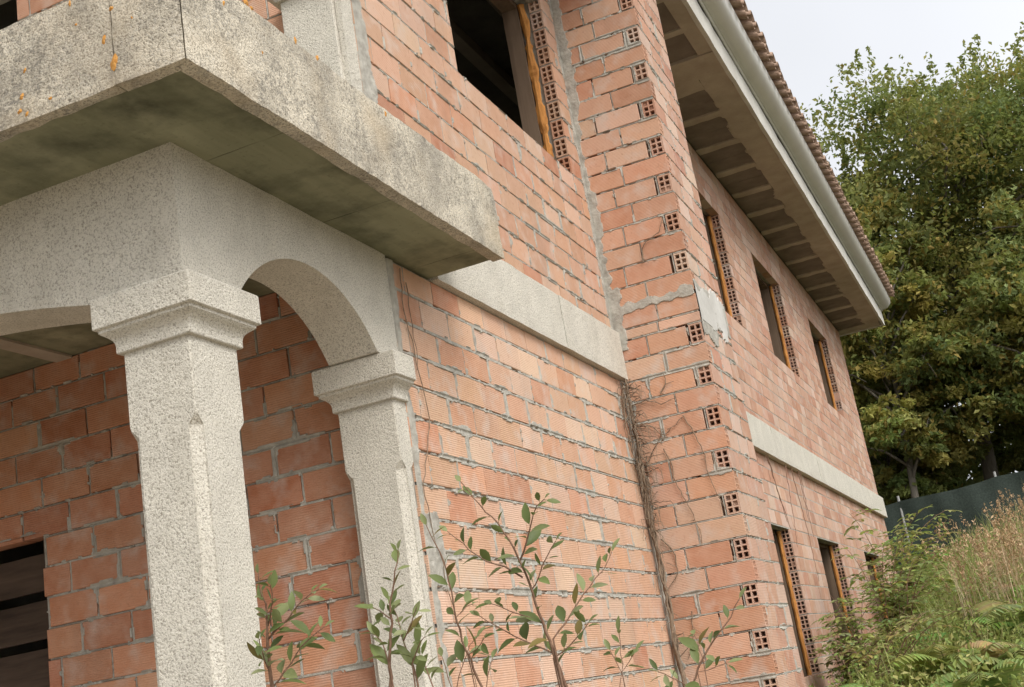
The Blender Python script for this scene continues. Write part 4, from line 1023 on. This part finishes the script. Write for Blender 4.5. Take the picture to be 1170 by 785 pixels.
blades('dry_grass', 'tall straw coloured dry grass with seed heads on the slope before the fence', 4600, (1.6, 7.5, 4.5, 13), (.95, 1.6), (.004, .008), [(.52, .40, .26), (.46, .34, .21), (.58, .46, .31), (.40, .28, .17)], 5, STRAW, .3, heads=True, mask=lambda x, y, rs: (x > 1.5 + .06 * y) & (noise3(np.stack([x * .7, y * .7, x * 0 + 9], -1)) > .38))
def weeds():
    rs = np.random.RandomState(8); mb = MB(); n = 3000; x = rs.uniform(.25, 6, n); y = rs.uniform(-1.2, 17, n); k = clear(x, y, rs); x, y = x[k], y[k]; z = gz(x, y)
    for xx, yy, zz in zip(x, y, z):
        h = rs.uniform(.25, .8) * min(1, .4 + .5 * xx); m = rs.randint(8, 22); u = rs.uniform(.2, 1, m); P = np.array([xx, yy, zz]) + np.stack([rs.normal(size=m) * .10, rs.normal(size=m) * .10, u * h], 1)
        t = np.array([(.33, .42, .12), (.42, .46, .15), (.26, .35, .095), (.50, .48, .19)][rs.randint(0, 4)]) * rs.uniform(.75, 1.25, (m, 1))
        leaf_cloud(mb, P, rs.normal(size=(m, 3)), .062, t, rs, .5, .8)
    tag(mb.build('weeds', [WEED]), 'low broadleaf weeds mixed into the tall grass', 'weeds', kind='stuff')
weeds()
bramble(.75, 8.8, 2.05, 'tallest leafy shrub, arching over the middle ground-floor window', 1, 14, .125, .95)
bramble(.5, 5.4, 1.3, 'low leafy shrub under the ground-floor window nearest the wing wall', 2, 16, .105, .5)
bramble(.6, 12.2, 1.45, 'leafy shrub in front of the last ground-floor window at the house corner', 3, 12, .13, .8)
bramble(1.1, 3.2, .9, 'small leafy shrub in the weeds just behind the wing wall', 4, 15, .09, .6)
bramble(.85, 7.2, 1.75, 'upright leafy shrub between the nearest and the middle ground-floor window', 6, 12, .115, .6)
bramble(1.7, 7.0, 1.0, 'round leafy shrub standing free in the weeds beside the tallest shrub', 5, 15, .10, .7)
fern(1.55, .6, 'fern with broad arching fronds lowest in the weeds', 1, 11, 1.05)
fern(2.1, .3, 'fern at the bottom edge between two others', 2, 11, 1.0)
fern(2.45, 1.6, 'pale green fern left of the dry grass', 3, 12, 1.15)
fern(1.75, 2.6, 'fern half hidden in grass behind the lowest ferns', 4, 11, 1.1)
fern(2.55, 4.2, 'tall fern at the right picture edge under the dry grass', 5, 12, 1.35)
fern(1.15, 1.9, 'fern close to the foot of the wing wall', 6, 10, .8)
fern(2.0, 5.6, 'upright fern in the middle of the weedy slope', 7, 11, 1.1)
fern(2.6, 7.2, 'pale fern standing among the straw coloured grass', 8, 11, 1.3)


# ------------------------------------------------------------------ camera, light, render settings
cam = bpy.data.cameras.new('Camera'); co = bpy.data.objects.new('Camera', cam); COL.objects.link(co); sc.camera = co
yaw, pitch, roll, FPX = 0.36270, 0.27460, 0.16739, 1431.86
fw = Vector((-math.sin(yaw) * math.cos(pitch), math.cos(yaw) * math.cos(pitch), math.sin(pitch)))
rt = Vector((math.cos(yaw), math.sin(yaw), 0)); up = rt.cross(fw)
c, s = math.cos(roll), math.sin(roll)
rt2, up2 = rt * c - up * s, rt * s + up * c
M = Matrix((rt2, up2, -fw)).transposed().to_4x4(); M.translation = Vector((2.7624, -9.6536, -2.3400)); co.matrix_world = M
cam.sensor_width = 36; cam.lens = FPX * 36 / 1170; cam.clip_start = .05; cam.clip_end = 2000

w = bpy.data.worlds.new('World'); sc.world = w; w.use_nodes = True; nt = w.node_tree
bg = nt.nodes['Background']; sky = nt.nodes.new('ShaderNodeTexSky'); sky.sky_type = 'NISHITA'; sky.sun_disc = False
SUN = Vector((.75, -.58, .9)).normalized()
sky.sun_elevation = math.asin(SUN.z); sky.sun_rotation = math.atan2(SUN.x, SUN.y); sky.air_density = 1.0; sky.dust_density = 4.0; sky.ozone_density = 1.0
hs = nt.nodes.new('ShaderNodeHueSaturation'); hs.inputs['Saturation'].default_value = .16; hs.inputs['Value'].default_value = 1.0
nt.links.new(sky.outputs[0], hs.inputs['Color'])
# thin even overcast: soft, slightly uneven cloud veil over the sky
geo = nt.nodes.new('ShaderNodeTexCoord'); ns = nt.nodes.new('ShaderNodeTexNoise'); ns.inputs['Scale'].default_value = 1.4; ns.inputs['Detail'].default_value = 4
nt.links.new(geo.outputs['Generated'], ns.inputs['Vector'])
mx = nt.nodes.new('ShaderNodeMix'); mx.data_type = 'RGBA'; mx.blend_type = 'MIX'
rp = nt.nodes.new('ShaderNodeValToRGB'); rp.color_ramp.elements[0].position = .35; rp.color_ramp.elements[1].position = .7
rp.color_ramp.elements[0].color = (.35, .35, .35, 1); rp.color_ramp.elements[1].color = (.7, .7, .7, 1)
nt.links.new(ns.outputs['Fac'], rp.inputs[0]); nt.links.new(rp.outputs[0], mx.inputs[0])
nt.links.new(hs.outputs[0], mx.inputs[6]); mx.inputs[7].default_value = (6.5, 6.65, 7.0, 1)
# the veil is brighter on the sun's side of the sky
sp = nt.nodes.new('ShaderNodeSeparateXYZ'); nt.links.new(geo.outputs['Generated'], sp.inputs[0])
mr = nt.nodes.new('ShaderNodeMapRange'); mr.interpolation_type = 'SMOOTHSTEP'; mr.inputs[1].default_value = -.9; mr.inputs[2].default_value = .9; mr.inputs[3].default_value = 0.68; mr.inputs[4].default_value = 1.33
nt.links.new(sp.outputs[0], mr.inputs[0])
vm = nt.nodes.new('ShaderNodeMix'); vm.data_type = 'RGBA'; vm.blend_type = 'MULTIPLY'; vm.inputs[0].default_value = 1
nt.links.new(mx.outputs[2], vm.inputs[6]); nt.links.new(mr.outputs[0], vm.inputs[7])
nt.links.new(vm.outputs[2], bg.inputs['Color']); bg.inputs['Strength'].default_value = 0.105
sl = bpy.data.lights.new('Sun', 'SUN'); sl.energy = 1.25; sl.angle = R(28); sl.color = (1.0, .955, .89)
so = bpy.data.objects.new('Sun', sl); COL.objects.link(so); so.rotation_euler = SUN.to_track_quat('Z', 'Y').to_euler()
sc.view_settings.view_transform = 'Standard'; sc.view_settings.look = 'None'; sc.view_settings.gamma = 1; sc.view_settings.exposure = 0.74
sc.cycles.max_bounces = 8; sc.cycles.diffuse_bounces = 5; sc.cycles.use_denoising = True
